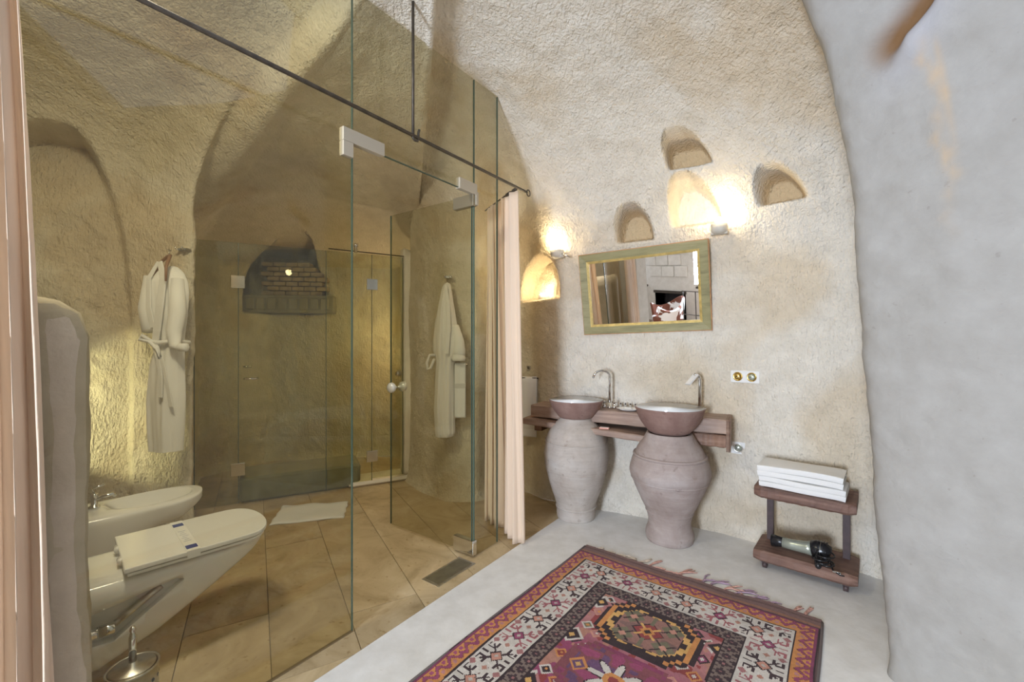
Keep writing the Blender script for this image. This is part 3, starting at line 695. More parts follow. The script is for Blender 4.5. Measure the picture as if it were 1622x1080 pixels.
# near robe on the left wall
rows = [(1.76, .02, .035, .03), (1.73, .01, .08, .06), (1.67, .0, .118, .085), (1.60, .005, .122, .09), (1.45, .012, .108, .085), (1.33, .018, .085, .075), (1.27, .015, .086, .075), (1.15, -.005, .105, .085), (.95, -.012, .115, .09), (.75, -.012, .112, .09), (.62, -.012, .106, .085)]
r1, f1_ = robe('bathrobe', 'white waffle bathrobe on a wooden hanger left of the shower stall', -2.145, 2.735, 1.8, rows, math.radians(-8), None)
def strip(pts, wd, th, mat, name, par):
    pts = [Vector(p) for p in pts]; mb = MB(); P = []
    n = len(pts)
    for i, p in enumerate(pts):
        t = (pts[min(i+1, n-1)]-pts[max(i-1, 0)]).normalized(); s = t.cross(Vector((0, -1, 0))).normalized()*(wd if not isinstance(wd, list) else wd[i])/2
        o = Vector((0, -th/2, 0)); P += [p-s+o, p+s+o, p+s-o, p-s-o]
    F = []
    for i in range(n-1):
        for k in range(4): F.append((i*4+k, i*4+(k+1) % 4, i*4+4+(k+1) % 4, i*4+4+k))
    F += [(3, 2, 1, 0), tuple(range(4*n-4, 4*n))]
    o_ = mb.add(P, F, False).build(name, mat, par); bevel(o_, min(.004, th/3)); return o_
strip([(.005, -.075, 1.785), (.05, -.095, 1.68), (.035, -.102, 1.52), (.005, -.095, 1.36), (-.01, -.088, 1.30)], [.03, .045, .05, .05, .045], .010, M_ROBE, 'collar', r1)
strip([(-.01, -.07, 1.785), (-.045, -.10, 1.68), (-.04, -.105, 1.5), (-.02, -.097, 1.38)], [.02, .03, .035, .035], .008, M_ROBE, 'collar', r1)
MB().tube([(.018+.088*math.cos(a), -.012-.088*math.sin(a), 1.295+.006*math.sin(3*a)) for a in np.linspace(0, 2*PI, 40, endpoint=False)], .013, 8, True).build('belt', M_ROBE, r1)
MB().tube([(-.03, -.10, 1.30), (-.075, -.115, 1.335), (-.09, -.115, 1.31), (-.03, -.108, 1.295), (.03, -.115, 1.25), (.05, -.115, 1.20), (.02, -.11, 1.27)], .011, 8).build('bow', M_ROBE, r1)
strip([(-.01, -.105, 1.29), (.03, -.112, 1.20), (.05, -.112, 1.08), (.045, -.11, .96)], .028, .007, M_ROBE, 'belt_end', r1)
strip([(.0, -.105, 1.29), (.06, -.112, 1.18), (.085, -.10, 1.03), (.10, -.09, .90)], .024, .007, M_ROBE, 'belt_end', r1)
sl = MB().tube([(-.10, -.03, 1.70), (-.105, -.05, 1.5), (-.06, -.085, 1.36)], [.04, .05, .035], 14); sl.build('sleeve', M_ROBE, r1)
sl = MB().tube([(.09, -.04, 1.68), (.115, -.06, 1.48), (.10, -.07, 1.36), (.12, -.085, 1.27), (.165, -.09, 1.262)], [.035, .045, .042, .030, .020], 14); sl.build('sleeve', M_ROBE, r1)
sl = MB().tube([(.15, -.09, 1.262), (.158, -.09, 1.262), (.20, -.09, 1.262), (.205, -.09, 1.262)], [.018, .025, .025, .02], 14); sl.build('cuff', M_ROBE, r1)
h_ = thing('coat_hanger', 'wooden coat hanger inside the left bathrobe', 'hanger', (-2.145, 2.735, 0), math.radians(-8))
HW = simple('hanger_wood', (.30, .17, .09), .5)
MB().tube([(-.11, -.015, 1.70), (-.05, -.02, 1.79), (.0, -.02, 1.825), (.03, -.03, 1.83), (.075, -.10, 1.75), (.085, -.112, 1.66)], [.006, .009, .010, .010, .009, .006], 10).build('bar', HW, h_)
MB().tube([(.01, -.02, 1.83), (.01, -.018, 1.86), (-.008, -.008, 1.875), (-.012, .015, 1.868)], .003, 6).build('hook', M_CHROME, h_)
hk = thing('wall_hook', 'small chrome double hook above the left bathrobe', 'hook', (-2.13, 2.84, 1.89), 0)
MB().box(-.026, .026, -.03, .03, -.006, .010).build('plate', M_STEEL, hk)
for s_ in (-1, 1): MB().tube([(s_*.02, -.028, .003), (s_*.02, -.05, -.004), (s_*.02, -.06, .012)], .005, 8).build('prong', M_CHROME, hk)
# far robe on the back wall
rows = [(1.755, .01, .022, .03), (1.73, .005, .035, .045), (1.60, .0, .058, .065), (1.45, .0, .085, .08), (1.30, .005, .105, .09), (1.22, .005, .105, .09), (1.16, .0, .080, .08), (1.12, -.005, .075, .075), (.95, -.005, .085, .08), (.75, -.01, .085, .08), (.57, -.005, .078, .07), (.545, -.01, .07, .06)]
r2, f2_ = robe('bathrobe', 'white bathrobe hung by its collar behind the open glass door', -.525, 3.465, 1.75, rows, math.radians(3), None)
MB().tube([(-.08, -.04, 1.19), (-.12, -.05, 1.19), (-.145, -.05, 1.13), (-.14, -.05, 1.08), (-.115, -.05, 1.09), (-.085, -.05, 1.16)], .011, 8).build('belt', M_ROBE, r2)
MB().tube([(.075, -.05, 1.42), (.105, -.06, 1.30), (.11, -.065, 1.22), (.105, -.065, 1.17)], [.03, .042, .048, .045], 16).build('sleeve', M_ROBE, r2)
MB().tube([(.105, -.065, 1.195), (.105, -.065, 1.165), (.105, -.065, 1.145)], [.046, .054, .050], 16).build('cuff', M_ROBE, r2)
strip([(.0, -.055, 1.74), (.025, -.085, 1.6), (.03, -.095, 1.4), (.015, -.10, 1.2)], [.02, .028, .03, .03], .008, M_ROBE, 'collar', r2)
hk = thing('wall_hook', 'small chrome double hook above the far bathrobe', 'hook', (-.515, 3.52, 1.81), 0)
MB().box(-.03, .03, -.03, .04, -.006, .012).build('plate', M_CHROME, hk)
for s_ in (-1, 1): MB().tube([(s_*.022, -.028, .003), (s_*.022, -.05, -.004), (s_*.022, -.06, .015)], .0045, 8).build('prong', M_CHROME, hk)
# towel on its rail behind that robe
tr_ = thing('towel_rail', 'chrome towel rail on the back wall beside the far bathrobe', 'towel rail', (-.44, 3.50, 0), 0)
MB().tube([(-.02, -.05, 1.115), (.085, -.05, 1.115)], .006, 8).build('rail', M_CHROME, tr_)
MB().tube([(.08, -.05, 1.115), (.08, .04, 1.115)], .006, 8).build('bracket', M_CHROME, tr_)
tw = thing('hand_towel', 'small white towel on the rail beside the far bathrobe', 'towel', (-.44, 3.44, 0), 0)
def twf(u, v):
    a = v; z = 1.118-.42*abs(2*a-1)**1 if True else 0
    s = 1 if a > .5 else -1; return (-.012+.085*u, -.0+.014*s*min(1, abs(2*a-1)*12)+.002*math.sin(u*9), 1.127-.43*abs(2*a-1))
solid(MB().grid(twf, 10, 61).build('towel', M_TOWEL, tw), .006)
MB().box(-.013, .074, -.020, -.017, .93, .965).build('woven_band', simple('towel_band', (.66, .64, .60), .8), tw)

# ---------------------------------------------------------------- inner shower stall
ST = (-2.43, 3.33); SROT = math.atan2(.4625, .8866)
st = thing('shower_stall', 'dim inner shower stall of mottled glass panels with hinged doors', 'shower stall', (ST[0], ST[1], 0), SROT)
for nm, a, b, z0 in (('side_panel', 0, .288, .01), ('door_panel', .292, .93, .01), ('fixed_panel', .934, 1.312, .01), ('door_panel', 1.318, 1.59, .06)):
    pane(nm, [(a, z0), (b, z0), (b, 2.08), (a, 2.08)], st, M_GLASS_IN, .008); edge(b, z0, 2.08, st, .009, .005)
edge(.0, .01, 2.08, st, .009, .006)
MB().tube([(-.02, 0, .0), (-.02, 0, 2.1)], .009, 8).build('corner_post', simple('olive_metal', (.28, .23, .12), .5, .5), st)
for x, z in ((.285, 1.77), (.285, .28), (1.315, 1.81), (1.315, .26)): bevel(MB().box(x-.048, x+.048, -.012, .012, z-.05, z+.05).build('hinge', M_CHROME, st), .003)
for x, z in ((.36, 1.0),): MB().tube([(x-.03, -.02, z), (x-.02, -.045, z), (x+.05, -.045, z), (x+.06, -.02, z), (x+.06, 0, z)], .009, 10).build('handle', M_CHROME, st)
MB().tube([(1.54, 0, 1.0), (1.54, -.05, 1.0)], [.012, .028], 14).build('handle', M_CHROME, st)
MB().tube([(.30, .28, 1.08), (.36, .30, 1.08)], .01, 8).build('mixer_tap', M_CHROME, st)
MB().tube([(.95, .0, 2.10), (1.6, .0, 2.09)], .005, 8).build('head_rail', M_IRON, st)
MB().lathe([(.014, 2.08), (.014, 2.13), (.020, 2.135), (.020, 2.16), (.0001, 2.165)], 14, (1.17, -.03, 0)).build('ceiling_stud', M_CHROME, st)
# hewn curb and post (setting)
def blockrock(name, x0, x1, y0, y1, z0, z1, mat, base, rot, k=.5, slant=0, step=.03):
    mb = MB(); mb.box(x0, x1, y0, y1, z0, z1); o = mb.build(name, mat, None, (base[0], base[1], 0), rot)
    import bmesh
    bm = bmesh.new(); bm.from_mesh(o.data); n = max(2, int(max(x1-x0, z1-z0)/step)); n = min(n, 45)
    bmesh.ops.bevel(bm, geom=bm.edges[:], offset=.015, segments=2, affect='EDGES')
    bmesh.ops.subdivide_edges(bm, edges=[e for e in bm.edges if e.calc_length() > .08], cuts=n, use_grid_fill=True)
    P = np.array([v.co[:] for v in bm.verts]); d = rockdisp(P+11)*k
    for v, dd in zip(bm.verts, d): v.co += v.normal*float(dd)*.0+Vector((.6, -.7, .3))*float(dd); v.co.z += slant*(x1-v.co.x)/(x1-x0) if v.co.z > z1-.03 else 0
    bm.to_mesh(o.data); bm.free()
    for p in o.data.polygons: p.use_smooth = True
    o['kind'] = 'structure'; return o
blockrock('trim_1', .29, 1.22, .015, .40, 0, .20, M_STALL, ST, SROT)
blockrock('trim_2', 1.12, 1.88, -.03, .25, 0, .045, M_POST, ST, SROT)
blockrock('trim_3', 1.60, 1.725, .0, .14, .04, 2.13, M_POST, ST, SROT, .35, .05)
# carved stone lintel panel under the arched niche, and courses inside the niche
lp = thing('carved_stone_panel', 'dark carved stone panel below the arched niche in the shower stall', 'stone panel', (-2.40, 4.715, 1.6), math.radians(8))
MB().box(-.46, .46, -.06, .06, 0, .19, bev=.008).build('slab', M_STALL, lp)
for i in range(8): MB().box(-.42+.107*i, -.335+.107*i, -.078, -.055, .03, .16, bev=.012).build('carved_block', M_STALL, lp)
bw = thing('brick_infill', 'stack of thin brick courses in the arched niche of the shower stall', 'bricks', (-2.40, 4.80, 1.79), math.radians(8))
M_BRICKS = simple('warm_thin_brick', (.42, .32, .20), .8, nscale=12, namp=.3)
for j in range(7):
    for i in range(6):
        x0 = -.30+.125*i+(.06 if j % 2 else 0)
        if x0+.12 > .43-.004*j*j: continue
        MB().box(x0, x0+.118, -.10+random.uniform(-.008, .008), .1, .002+.052*j, .046+.052*j, bev=.006).build('brick', M_BRICKS, bw)
# ---------------------------------------------------------------- vanity: shelf, pots, sinks
VO = (.264, 3.62); VD = (.878, -.478); VN = (-.478, -.878); VROT = math.atan2(-.478, .878)
def V(s, d, z): return (VO[0]+VD[0]*s+VN[0]*d, VO[1]+VD[1]*s+VN[1]*d, z)
sh = thing('vanity_shelf', 'rough brown timber shelf fixed to the wall behind the two pots', 'shelf', V(0, 0, 0), VROT)
def plank(x0, x1, d0, d1, z0, z1, mat, name, tilt=0, seed=0):
    rr = random.Random(seed); n = 24; mb = MB(); P = []
    for i in range(n+1):
        x = lerp(x0, x1, i/n); j = [rr.uniform(-.0025, .0025) for _ in range(4)]; dz = tilt*(x-x0)
        b = .006
        P += [(x, -d0, z0+dz), (x, -d1+b, z0+dz+j[0]), (x, -d1+j[1], z0+b+dz), (x, -d1+j[1], z1-b+dz), (x, -d1+b, z1+j[2]+dz), (x, -d0, z1+dz)]
    F = []
    for i in range(n):
        for k in range(6): F.append((i*6+k, i*6+6+k, i*6+6+(k+1) % 6, i*6+(k+1) % 6))
    F += [tuple(range(6)), tuple(range(6*n+5, 6*n-1, -1))]
    return mb.add(P, F).build(name, mat, sh)
plank(0.0, 1.375, -.02, .245, .708, .80, M_WOODL, 'top_beam', seed=1)
plank(-.04, .98, -.02, .325, .662, .706, M_WOODL, 'lower_shelf', -.045, 2)
plank(1.04, 1.37, -.02, .24, .622, .702, M_WOOD, 'lower_beam', seed=3)
plank(1.372, 1.395, -.03, .255, .60, .802, M_WOODL, 'end_board', seed=4)
MB().box(.02, .08, -.22, .02, .60, .668).build('bracket', M_WOOD, sh)
def pot(name, label, x, y, prof, mat, seed, lean=0):
    p = thing(name, label, 'pot', (x, y, 0), 0)
    zz = np.linspace(0, prof[-1][1], 110); rs = np.interp(zz, [q[1] for q in prof], [q[0] for q in prof])
    g = np.exp(-.5*(np.arange(-4, 5)/1.7)**2); g /= g.sum(); rs = np.convolve(np.pad(rs, 4, mode='edge'), g, 'valid')
    pr_ = [(.001, .004)]+[(float(r), float(z)) for r, z in zip(rs, zz)]
    def jit(a, z): return .010*math.sin(2*a+seed+z*3)+.006*math.sin(5*a+z*11+seed)+.004*math.sin(z*70+seed)+.0025*math.sin(9*a-z*31)
    o = MB().lathe(pr_+[(pr_[-1][0]-.02, pr_[-1][1]-.002), (pr_[-1][0]-.03, pr_[-1][1]-.05)], 96, jit=jit).build('body', mat, p)
    def hoop(zr, rad, h_, nm='ridge'):
        r = float(np.interp(zr, zz, rs)); pts = [((r+rad*.3)*(1+jit(a, zr))*math.cos(a), (r+rad*.3)*(1+jit(a, zr))*math.sin(a), zr) for a in np.linspace(0, 2*PI, 72, endpoint=False)]
        MB().tube(pts, h_, 8, True).build(nm, mat, p)
    return p, hoop
p1, hoop = pot('clay_pot', 'whitewashed egg-shaped clay pot carrying the left sink', .475, 3.235,
    [(.135, 0), (.142, .02), (.142, .07), (.138, .085), (.150, .12), (.190, .24), (.228, .38), (.236, .47), (.225, .57), (.190, .65), (.145, .70), (.118, .725), (.115, .735)], M_POT1, 1.0)
hoop(.085, .0, .009); hoop(.565, 0, .004); hoop(.36, 0, .003)
p2, hoop = pot('clay_pot', 'pinkish shouldered clay pot with a raised collar carrying the right sink', 1.035, 2.865,
    [(.140, 0), (.150, .012), (.152, .05), (.135, .09), (.132, .14), (.150, .20), (.200, .30), (.252, .425), (.258, .455), (.236, .53), (.205, .60), (.175, .645), (.148, .69), (.142, .70)], M_POT2, 3.0)
hoop(.555, .0, .010); hoop(.40, 0, .004); hoop(.19, 0, .004)
def sink(label, x, y, z0, R, zr, hole):
    s = thing('vessel_sink', label, 'sink', (x, y, z0), 0); h_ = zr-z0
    o = MB().lathe([(.075, 0), (.105, .003), (.128, .016), (R*.74, h_*.28), (R*.86, h_*.5), (R*.945, h_*.74), (R*.99, h_*.92), (R+.003, h_*.98), (R+.003, h_), (R-.001, h_+.004), (R-.008, h_+.002), (R-.012, h_-.004)], 80)
    o.build('bowl', M_SINK, s)
    MB().lathe([(R-.001, h_+.0048), (R-.008, h_+.003), (R-.014, h_-.006), (R*.90, h_*.78), (R*.78, h_*.5), (R*.5, h_*.26), (R*.3, .030), (.022, .026)], 80).build('glazed_basin', M_GLAZE, s)
    MB().lathe([(.026, .028), (.026, .032), (.018, .033), (.0001, .031)], 24).build('drain', M_CHROME, s); return s
sink('round clay vessel sink with white glaze on the left pot', .475, 3.235, .725, .197, .862, 0)
sink('round clay vessel sink with white glaze on the right pot', 1.035, 2.865, .69, .215, .862, 0)
def place(name, label, cat, s, d, z, rot=0, group=None): return thing(name, label, cat, V(s, d, z), VROT+rot, group)
fa = place('faucet', 'slim arched chrome faucet with cross handles behind the left sink', 'faucet', .585, .10, .80)
MB().lathe([(.022, 0), (.022, .01), (.013, .014), (.012, .04)], 18).build('base', M_CHROME, fa)
arc = [(0, 0, .03), (0, 0, .235)]+[(-.05+.05*math.cos(a), -.035+.035*math.cos(a), .235+.045*math.sin(a)) for a in np.linspace(0, PI*.8, 12)][1:]+[(-.105, -.075, .225)]
MB().tube(arc, .0085, 12).build('spout', M_CHROME, fa)
for s_ in (-1, 1):
    c = (s_*.038, -.015, 0)
    MB().lathe([(.014, 0), (.012, .02), (.007, .022), (.007, .042), (.012, .044), (.012, .052), (.0001, .054)], 14, c).build('tap_stem', M_CHROME, fa)
    MB().tube([(c[0]-.020, c[1], .048), (c[0]+.020, c[1], .048)], .0045, 8).tube([(c[0], c[1]-.020, .048), (c[0], c[1]+.020, .048)], .0045, 8).build('cross_handle', M_CHROME, fa)
fb_ = place('faucet', 'chrome faucet with a broad flat spout behind the right sink', 'faucet', 1.205, .10, .80)
MB().lathe([(.024, 0), (.024, .01), (.014, .014), (.013, .05)], 18).build('base', M_CHROME, fb_)
MB().tube([(0, 0, .03), (0, 0, .235), (-.006, -.006, .262), (-.03, -.025, .275)], .010, 12).build('riser', M_CHROME, fb_)
sp_ = MB().box(-.022, .022, -.10, .0, -.006, .006, M=Matrix.Translation((-.02, -.015, .275)) @ Matrix.Rotation(-.75, 4, 'Z') @ Matrix.Rotation(.75, 4, 'X')); bevel(sp_.build('flat_spout', simple('polished_spout', (.9, .9, .9), .2, .4), fb_), .003)
MB().tube([(.012, 0, .03), (.04, -.01, .045)], .006, 8).build('lever', M_CHROME, fb_)
sd = place('soap_dish', 'white scalloped ceramic soap dish on the timber shelf between the sinks', 'dish', .735, .155, .80)
def scal(a, z): return .06*math.sin(8*a)*min(1, z/.012)
MB().lathe([(.03, 0), (.05, .004), (.066, .014), (.070, .018), (.064, .017), (.045, .009), (.0001, .007)], 48, jit=scal, sx=1.15).build('dish', M_CERAM, sd)
so = place('soap', 'small pale soap bar lying in the scalloped dish', 'soap', .735, .155, .808); MB().box(-.028, .028, -.016, .016, 0, .014, bev=.005).build('bar', M_WHITEPL, so)
GB = simple('tinted_bottle', (.55, .52, .45), .15); CAPD = simple('dark_cap', (.08, .06, .05), .4)
for i in range(6):
    b = place('toiletry_bottle', 'tiny toiletry bottle with a dark cap behind the soap dish, '+('leftmost of the row', 'second from the left', 'third from the left', 'third from the right', 'second from the right', 'rightmost of the row')[i], 'bottle', .655+.036*i, .055, .80, 0, 'row of toiletry bottles at the wall')
    MB().lathe([(.010, 0), (.011, .003), (.011, .022), (.005, .027)], 14).build('bottle_body', GB, b)
    MB().lathe([(.006, .027), (.0065, .038), (.0001, .0385)], 10).build('cap', CAPD, b)
sb = place('soap_packet', 'small red and white soap packet on the lower shelf ledge', 'packet', .60, .287, .678, .1)
MB().box(-.034, .034, -.018, .018, 0, .012, bev=.003).build('wrapper', simple('salmon_wrapper', (.72, .36, .28), .5), sb)
MB().box(-.030, .030, -.013, .013, .012, .0128).build('label_patch', M_WHITEPL, sb)
# ---------------------------------------------------------------- mirror
Cn = [Vector(p) for p in ((.519, 3.392, 1.966), (1.326, 2.939, 1.992), (1.385, 3.008, 1.375), (.579, 3.461, 1.349))]
mc = sum(Cn, Vector())/4; ex = ((Cn[1]-Cn[0])+(Cn[2]-Cn[3])).normalized(); ez = ((Cn[0]-Cn[3])+(Cn[1]-Cn[2])).normalized(); ey = ez.cross(ex).normalized()
W2, H2 = (Cn[1]-Cn[0]).length/2, (Cn[0]-Cn[3]).length/2
mr = thing('wall_mirror', 'tilted rectangular mirror in a worn green and gold wooden frame above the sinks', 'mirror', tuple(mc-ez*H2), 0)
R3 = Matrix((ex, ey, ez)).transposed().to_4x4(); mr.rotation_euler = R3.to_euler()
def ring(name, w0, h0, w1, h1, y0, y1, mat, yy=None):
    """mitred frame between outer half sizes w0,h0 and inner w1,h1; z measured from frame bottom"""
    mb = MB(); o = [(-w0, -h0), (w0, -h0), (w0, h0), (-w0, h0)]; i = [(-w1, -h1), (w1, -h1), (w1, h1), (-w1, h1)]
    P = [(x, y1, z+H2) for x, z in o]+[(x, y0 if yy is None else yy, z+H2) for x, z in o]+[(x, y0, z+H2) for x, z in i]+[(x, y1, z+H2) for x, z in i]
    F = []
    for a in range(4):
        b = (a+1) % 4
        for r in range(4): q = (r+1) % 4; F.append((r*4+a, r*4+b, q*4+b, q*4+a))
    return mb.add(P, F).build(name, mat, mr)
ring('outer_edge', W2, H2, W2-.008, H2-.008, -.014, .012, M_ORANGE)
for k in range(4):    # four mitred rails
    w0, h0, w1, h1 = W2-.006, H2-.006, W2-.062, H2-.062
    o = [(-w0, -h0), (w0, -h0), (w0, h0), (-w0, h0)]; i = [(-w1, -h1), (w1, -h1), (w1, h1), (-w1, h1)]; b = (k+1) % 4
    A, B, C_, D_ = o[k], o[b], i[b], i[k]
    P = [(A[0], -.022, A[1]+H2), (B[0], -.022, B[1]+H2), (C_[0], -.014, C_[1]+H2), (D_[0], -.014, D_[1]+H2)]; P += [(x, .01, z) for x, _, z in P]
    MB().add(P, [(0, 1, 2, 3), (7, 6, 5, 4), (0, 4, 5, 1), (1, 5, 6, 2), (2, 6, 7, 3), (3, 7, 4, 0)]).build('frame_rail', M_FRAME, mr)
ring('gilt_slip', W2-.060, H2-.060, W2-.078, H2-.078, -.008, .0, M_GOLD, -.016)
MB().box(-(W2-.07), W2-.07, -.002, .004, .07, 2*H2-.07).build('mirror_glass', M_MIRROR, mr)
# ---------------------------------------------------------------- wall lamps
LAMPE = emit('warm_bulb', (1, .80, .48), 60)
def sconce(label, x, y, z, rot, power):
    s = thing('wall_lamp', label, 'lamp', (x, y, z), rot)
    pr_ = [(.001, 0), (.030, .002), (.044, .012), (.050, .03), (.052, .062)]
    mb = MB(); P = []; n = 24
    for (r, zz) in pr_+[(.046, .062), (.040, .03), (.02, .012)]:
        for k in range(n+1): a = PI+PI*k/n; P.append((r*math.cos(a), r*1.1*math.sin(a)-.02, zz))
    m_ = len(pr_)+3; F = [(i*(n+1)+k, i*(n+1)+k+1, (i+1)*(n+1)+k+1, (i+1)*(n+1)+k) for i in range(m_-1) for k in range(n)]
    mb.add(P, F, True).build('shade', M_SHADE, s)
    MB().box(-.050, .050, -.022, .012, .0, .062, bev=.003).build('back_plate', M_SHADE, s)
    MB().lathe([(.010, .03), (.012, .04), (.020, .06), (.024, .082), (.018, .10), (.0001, .108)], 20, (0, -.045, 0)).build('bulb', LAMPE, s)
    p = point('wall_lamp_light', (0, 0, 0), power, (1, .80, .50), .03); p.parent = s; p.location = (0, -.075, .14); return s
sconce('small cream half-bowl uplight glowing at the mirror right corner', 1.375, 2.89, 2.005, VROT, 2.3)
s2 = sconce('small uplight glowing left of the mirror top corner', .375, 3.505, 1.965, VROT-.45, 2.0)
MB().tube([(.04, -.01, .03), (.085, .0, .012), (.10, .03, .0)], .007, 8).build('bracket', M_CHROME, s2)
# niche lamp: a low glass cup light standing in the rounded niche
nl = thing('niche_light', 'bright low cup light inside the rounded wall niche beside the curtain', 'lamp', (.265, 3.80, 1.66), 0)
MB().lathe([(.03, 0), (.034, .004), (.036, .04), (.032, .04), (.030, .006), (.0001, .006)], 24).build('cup', M_WHITEPL, nl)
MB().sphere((0, 0, .036), .022, 12).build('bulb', LAMPE, nl)
p = point('niche_lamp_light', (0, 0, 0), 2.0, (1, .84, .58), .03); p.parent = nl; p.location = (0, -.03, .085)
# ---------------------------------------------------------------- sockets, hook and towel
def dialplate(name, label, cat, s, z, w_, n, brass=True, d=.012):
    o = place(name, label, cat, s, d, z, -.27 if n > 1 else -.16)
    bevel(MB().box(-w_/2, w_/2, 0-.006, .03, -.04, .04).build('plate', M_WHITEPL, o), .003)
    for i in range(n):
        x = (i-(n-1)/2)*.085
        k = MB().lathe([(.030, 0), (.030, .003), (.026, .004), (.024, .002), (.0001, .002)], 28); q = k.build('rim', M_BRASS if brass else M_STEEL, o); q.location = (x, -.006, 0); q.rotation_euler = (PI/2, 0, 0)
        k = MB().lathe([(.020, .0), (.020, .006), (.012, .010), (.0001, .011)], 20); q = k.build('dial', M_BRASS if i == 0 and brass else M_SILVERGREEN, o); q.location = (x, -.006, 0); q.rotation_euler = (PI/2, 0, 0)
        k = MB()
        for sg_ in (-1, 1): k.tube([(sg_*.007, 0, .0105), (sg_*.007, 0, .0118)], .0028, 8)
        q = k.build('pin_hole', M_BLACK, o); q.location = (x, -.0065, 0); q.rotation_euler = (PI/2, 0, 0)
    return o
dialplate('wall_socket', 'white double wall plate with two round brass fittings right of the sinks', 'socket', 1.475, 1.063, .175, 2, d=.03)
dialplate('wall_socket', 'small white socket plate under the right end of the timber shelf', 'socket', 1.435, .585, .085, 1, False, .02)
hk = thing('towel_hook', 'small dark robe hook on the wall above the hanging hand towel', 'hook', (.155, 3.80, 1.065), -.3)
MB().box(-.02, .02, -.03, .01, -.025, .025, bev=.004).build('plate', M_STEEL, hk); MB().tube([(0, -.03, .01), (0, -.055, 0), (0, -.065, .015)], .005, 8).build('prong', M_IRON, hk)
tr2 = thing('towel_rail', 'short rail carrying the hand towel left of the timber shelf', 'towel rail', (.155, 3.77, 0), -.25)
MB().tube([(-.085, -.07, .985), (.085, -.07, .985)], .006, 8).build('rail', M_IRON, tr2)
for x in (-.08, .08): MB().tube([(x, -.07, .985), (x, .05, .985)], .005, 8).build('bracket', M_IRON, tr2)
tw = thing('hand_towel', 'white hand towel hanging on the wall between curtain and timber shelf', 'towel', (.155, 3.77, 0), -.25)
def tw2(u, v):
    s = 1 if v > .5 else -1; k = abs(2*v-1)
    return (-.07+.145*u, -.07+.013*s*min(1, k*14)+.003*math.sin(u*9+k*2), .995-.505*k*(1 if s < 0 else .8))
solid(MB().grid(tw2, 16, 71).build('towel', M_TOWEL, tw), .007)
MB().box(-.071, .076, -.092, -.087, .56, .60).build('woven_band', simple('towel_band2', (.74, .72, .68), .8), tw)

# ---------------------------------------------------------------- stool with towels and hair dryer
SO_ = (1.389, 2.505); SX = (.763, -.646); SRT = math.atan2(-.646, .763)
stl = thing('wooden_trolley', 'low reddish-brown wooden stand on castors with two thick boards', 'stand', (SO_[0], SO_[1], 0), SRT)
def thick(x0, x1, y0, y1, z0, z1, lip, name, seed):
    rr = random.Random(seed); n = 26; P = []
    for i in range(n+1):
        x = lerp(x0, x1, i/n); e = (1-min(1, min(i, n-i)/2.0))*.010; j = lambda: rr.uniform(-.0018, .0018)
        sc_ = lip*(1-math.cos(min(1, (min(i, n-i)/n)*9)*PI))/2
        ya, yb = y0+e, y1-e; za, zb = z0+e*.7, z1-e*.7
        P += [(x, ya+.012, za+j()), (x, ya+j(), za+.012), (x, ya+j(), zb-.012), (x, ya+.012, zb-sc_+j()), (x, (ya+yb)/2, zb-sc_+j()), (x, yb-.012, zb-sc_), (x, yb, zb-.012), (x, yb, za+.012), (x, yb-.012, za)]
    F = []; m_ = 9
    for i in range(n):
        for k in range(m_): F.append((i*m_+(k+1) % m_, i*m_+m_+(k+1) % m_, i*m_+m_+k, i*m_+k))
    F += [tuple(range(m_)), tuple(range(m_*n+m_-1, m_*n-1, -1))]
    return MB().add(P, [f[::-1] for f in F]).build(name, M_STOOL, stl)
thick(-.005, .470, 0, .29, .042, .105, 0, 'lower_board', 1)
thick(.0, .465, 0, .285, .405, .475, .012, 'upper_board', 2)
for x in (.05, .415):
    bevel(MB().box(x-.017, x+.017, .195, .229, .105, .405).build('leg', M_LEG, stl), .002)
for x in (.05, .42):
    for y in (.04, .25):
        c = MB(); c.tube([(x-.011, y, .018), (x+.011, y, .018)], .018, 16); c.box(x-.014, x+.014, y-.012, y+.012, .03, .044); c.build('castor', M_LEG, stl)
def towel_fold(label, z, h_, dx, dy, w_, d_, seed):
    rr = random.Random(seed); t = thing('folded_towel', label, 'towel', (SO_[0]+SX[0]*dx+.646*dy, SO_[1]+SX[1]*dx+.763*dy, z), SRT+rr.uniform(-.03, .03), 'folded towels on the wooden stand' if False else None)
    lay = 2; hh = h_/lay
    # one continuous folded sheet in cross-section (y,z), extruded along x with slight waves
    sec = []; r = hh/2*.96
    for k in range(lay):
        zc = hh*(k+.5); y0, y1 = r, d_-r
        A = [(y0, zc), (y1, zc)] if k % 2 == 0 else [(y1, zc), (y0, zc)]
        sec += A
    path = []
    for i, (y, zc) in enumerate(sec):
        path.append((y, zc))
        if i % 2 == 1 and i < len(sec)-1:
            s = 1 if y > d_/2 else -1
            for a in (-PI/3, 0, PI/3): path.append((y+s*math.cos(a)*hh/2*.9, zc+hh/2+math.sin(a)*hh/2))
    dense = []
    for (a, b) in zip(path[:-1], path[1:]):
        k = max(1, int(math.hypot(b[0]-a[0], b[1]-a[1])/.03)); dense += [(lerp(a[0], b[0], i/k), lerp(a[1], b[1], i/k)) for i in range(k)]
    dense.append(path[-1])
    def fn(u, v):
        i = v*(len(dense)-1); k = min(int(i), len(dense)-2); y = lerp(dense[k][0], dense[k+1][0], i-k); zz = lerp(dense[k][1], dense[k+1][1], i-k)
        x = w_*u; return (x, y+.003*math.sin(u*7+seed), zz+.003*math.sin(u*5+y*20+seed)*(zz/h_)-.004*(abs(2*u-1)**8))
    o = MB().grid(fn, 30, len(dense)).build('sheet', M_TOWEL, t); solid(o, hh*.93, 0); bevel(o, .005, 2); return t
towel_fold('white folded towel at the bottom of the pile on the wooden stand', .466, .058, .02, .02, .40, .235, 1)
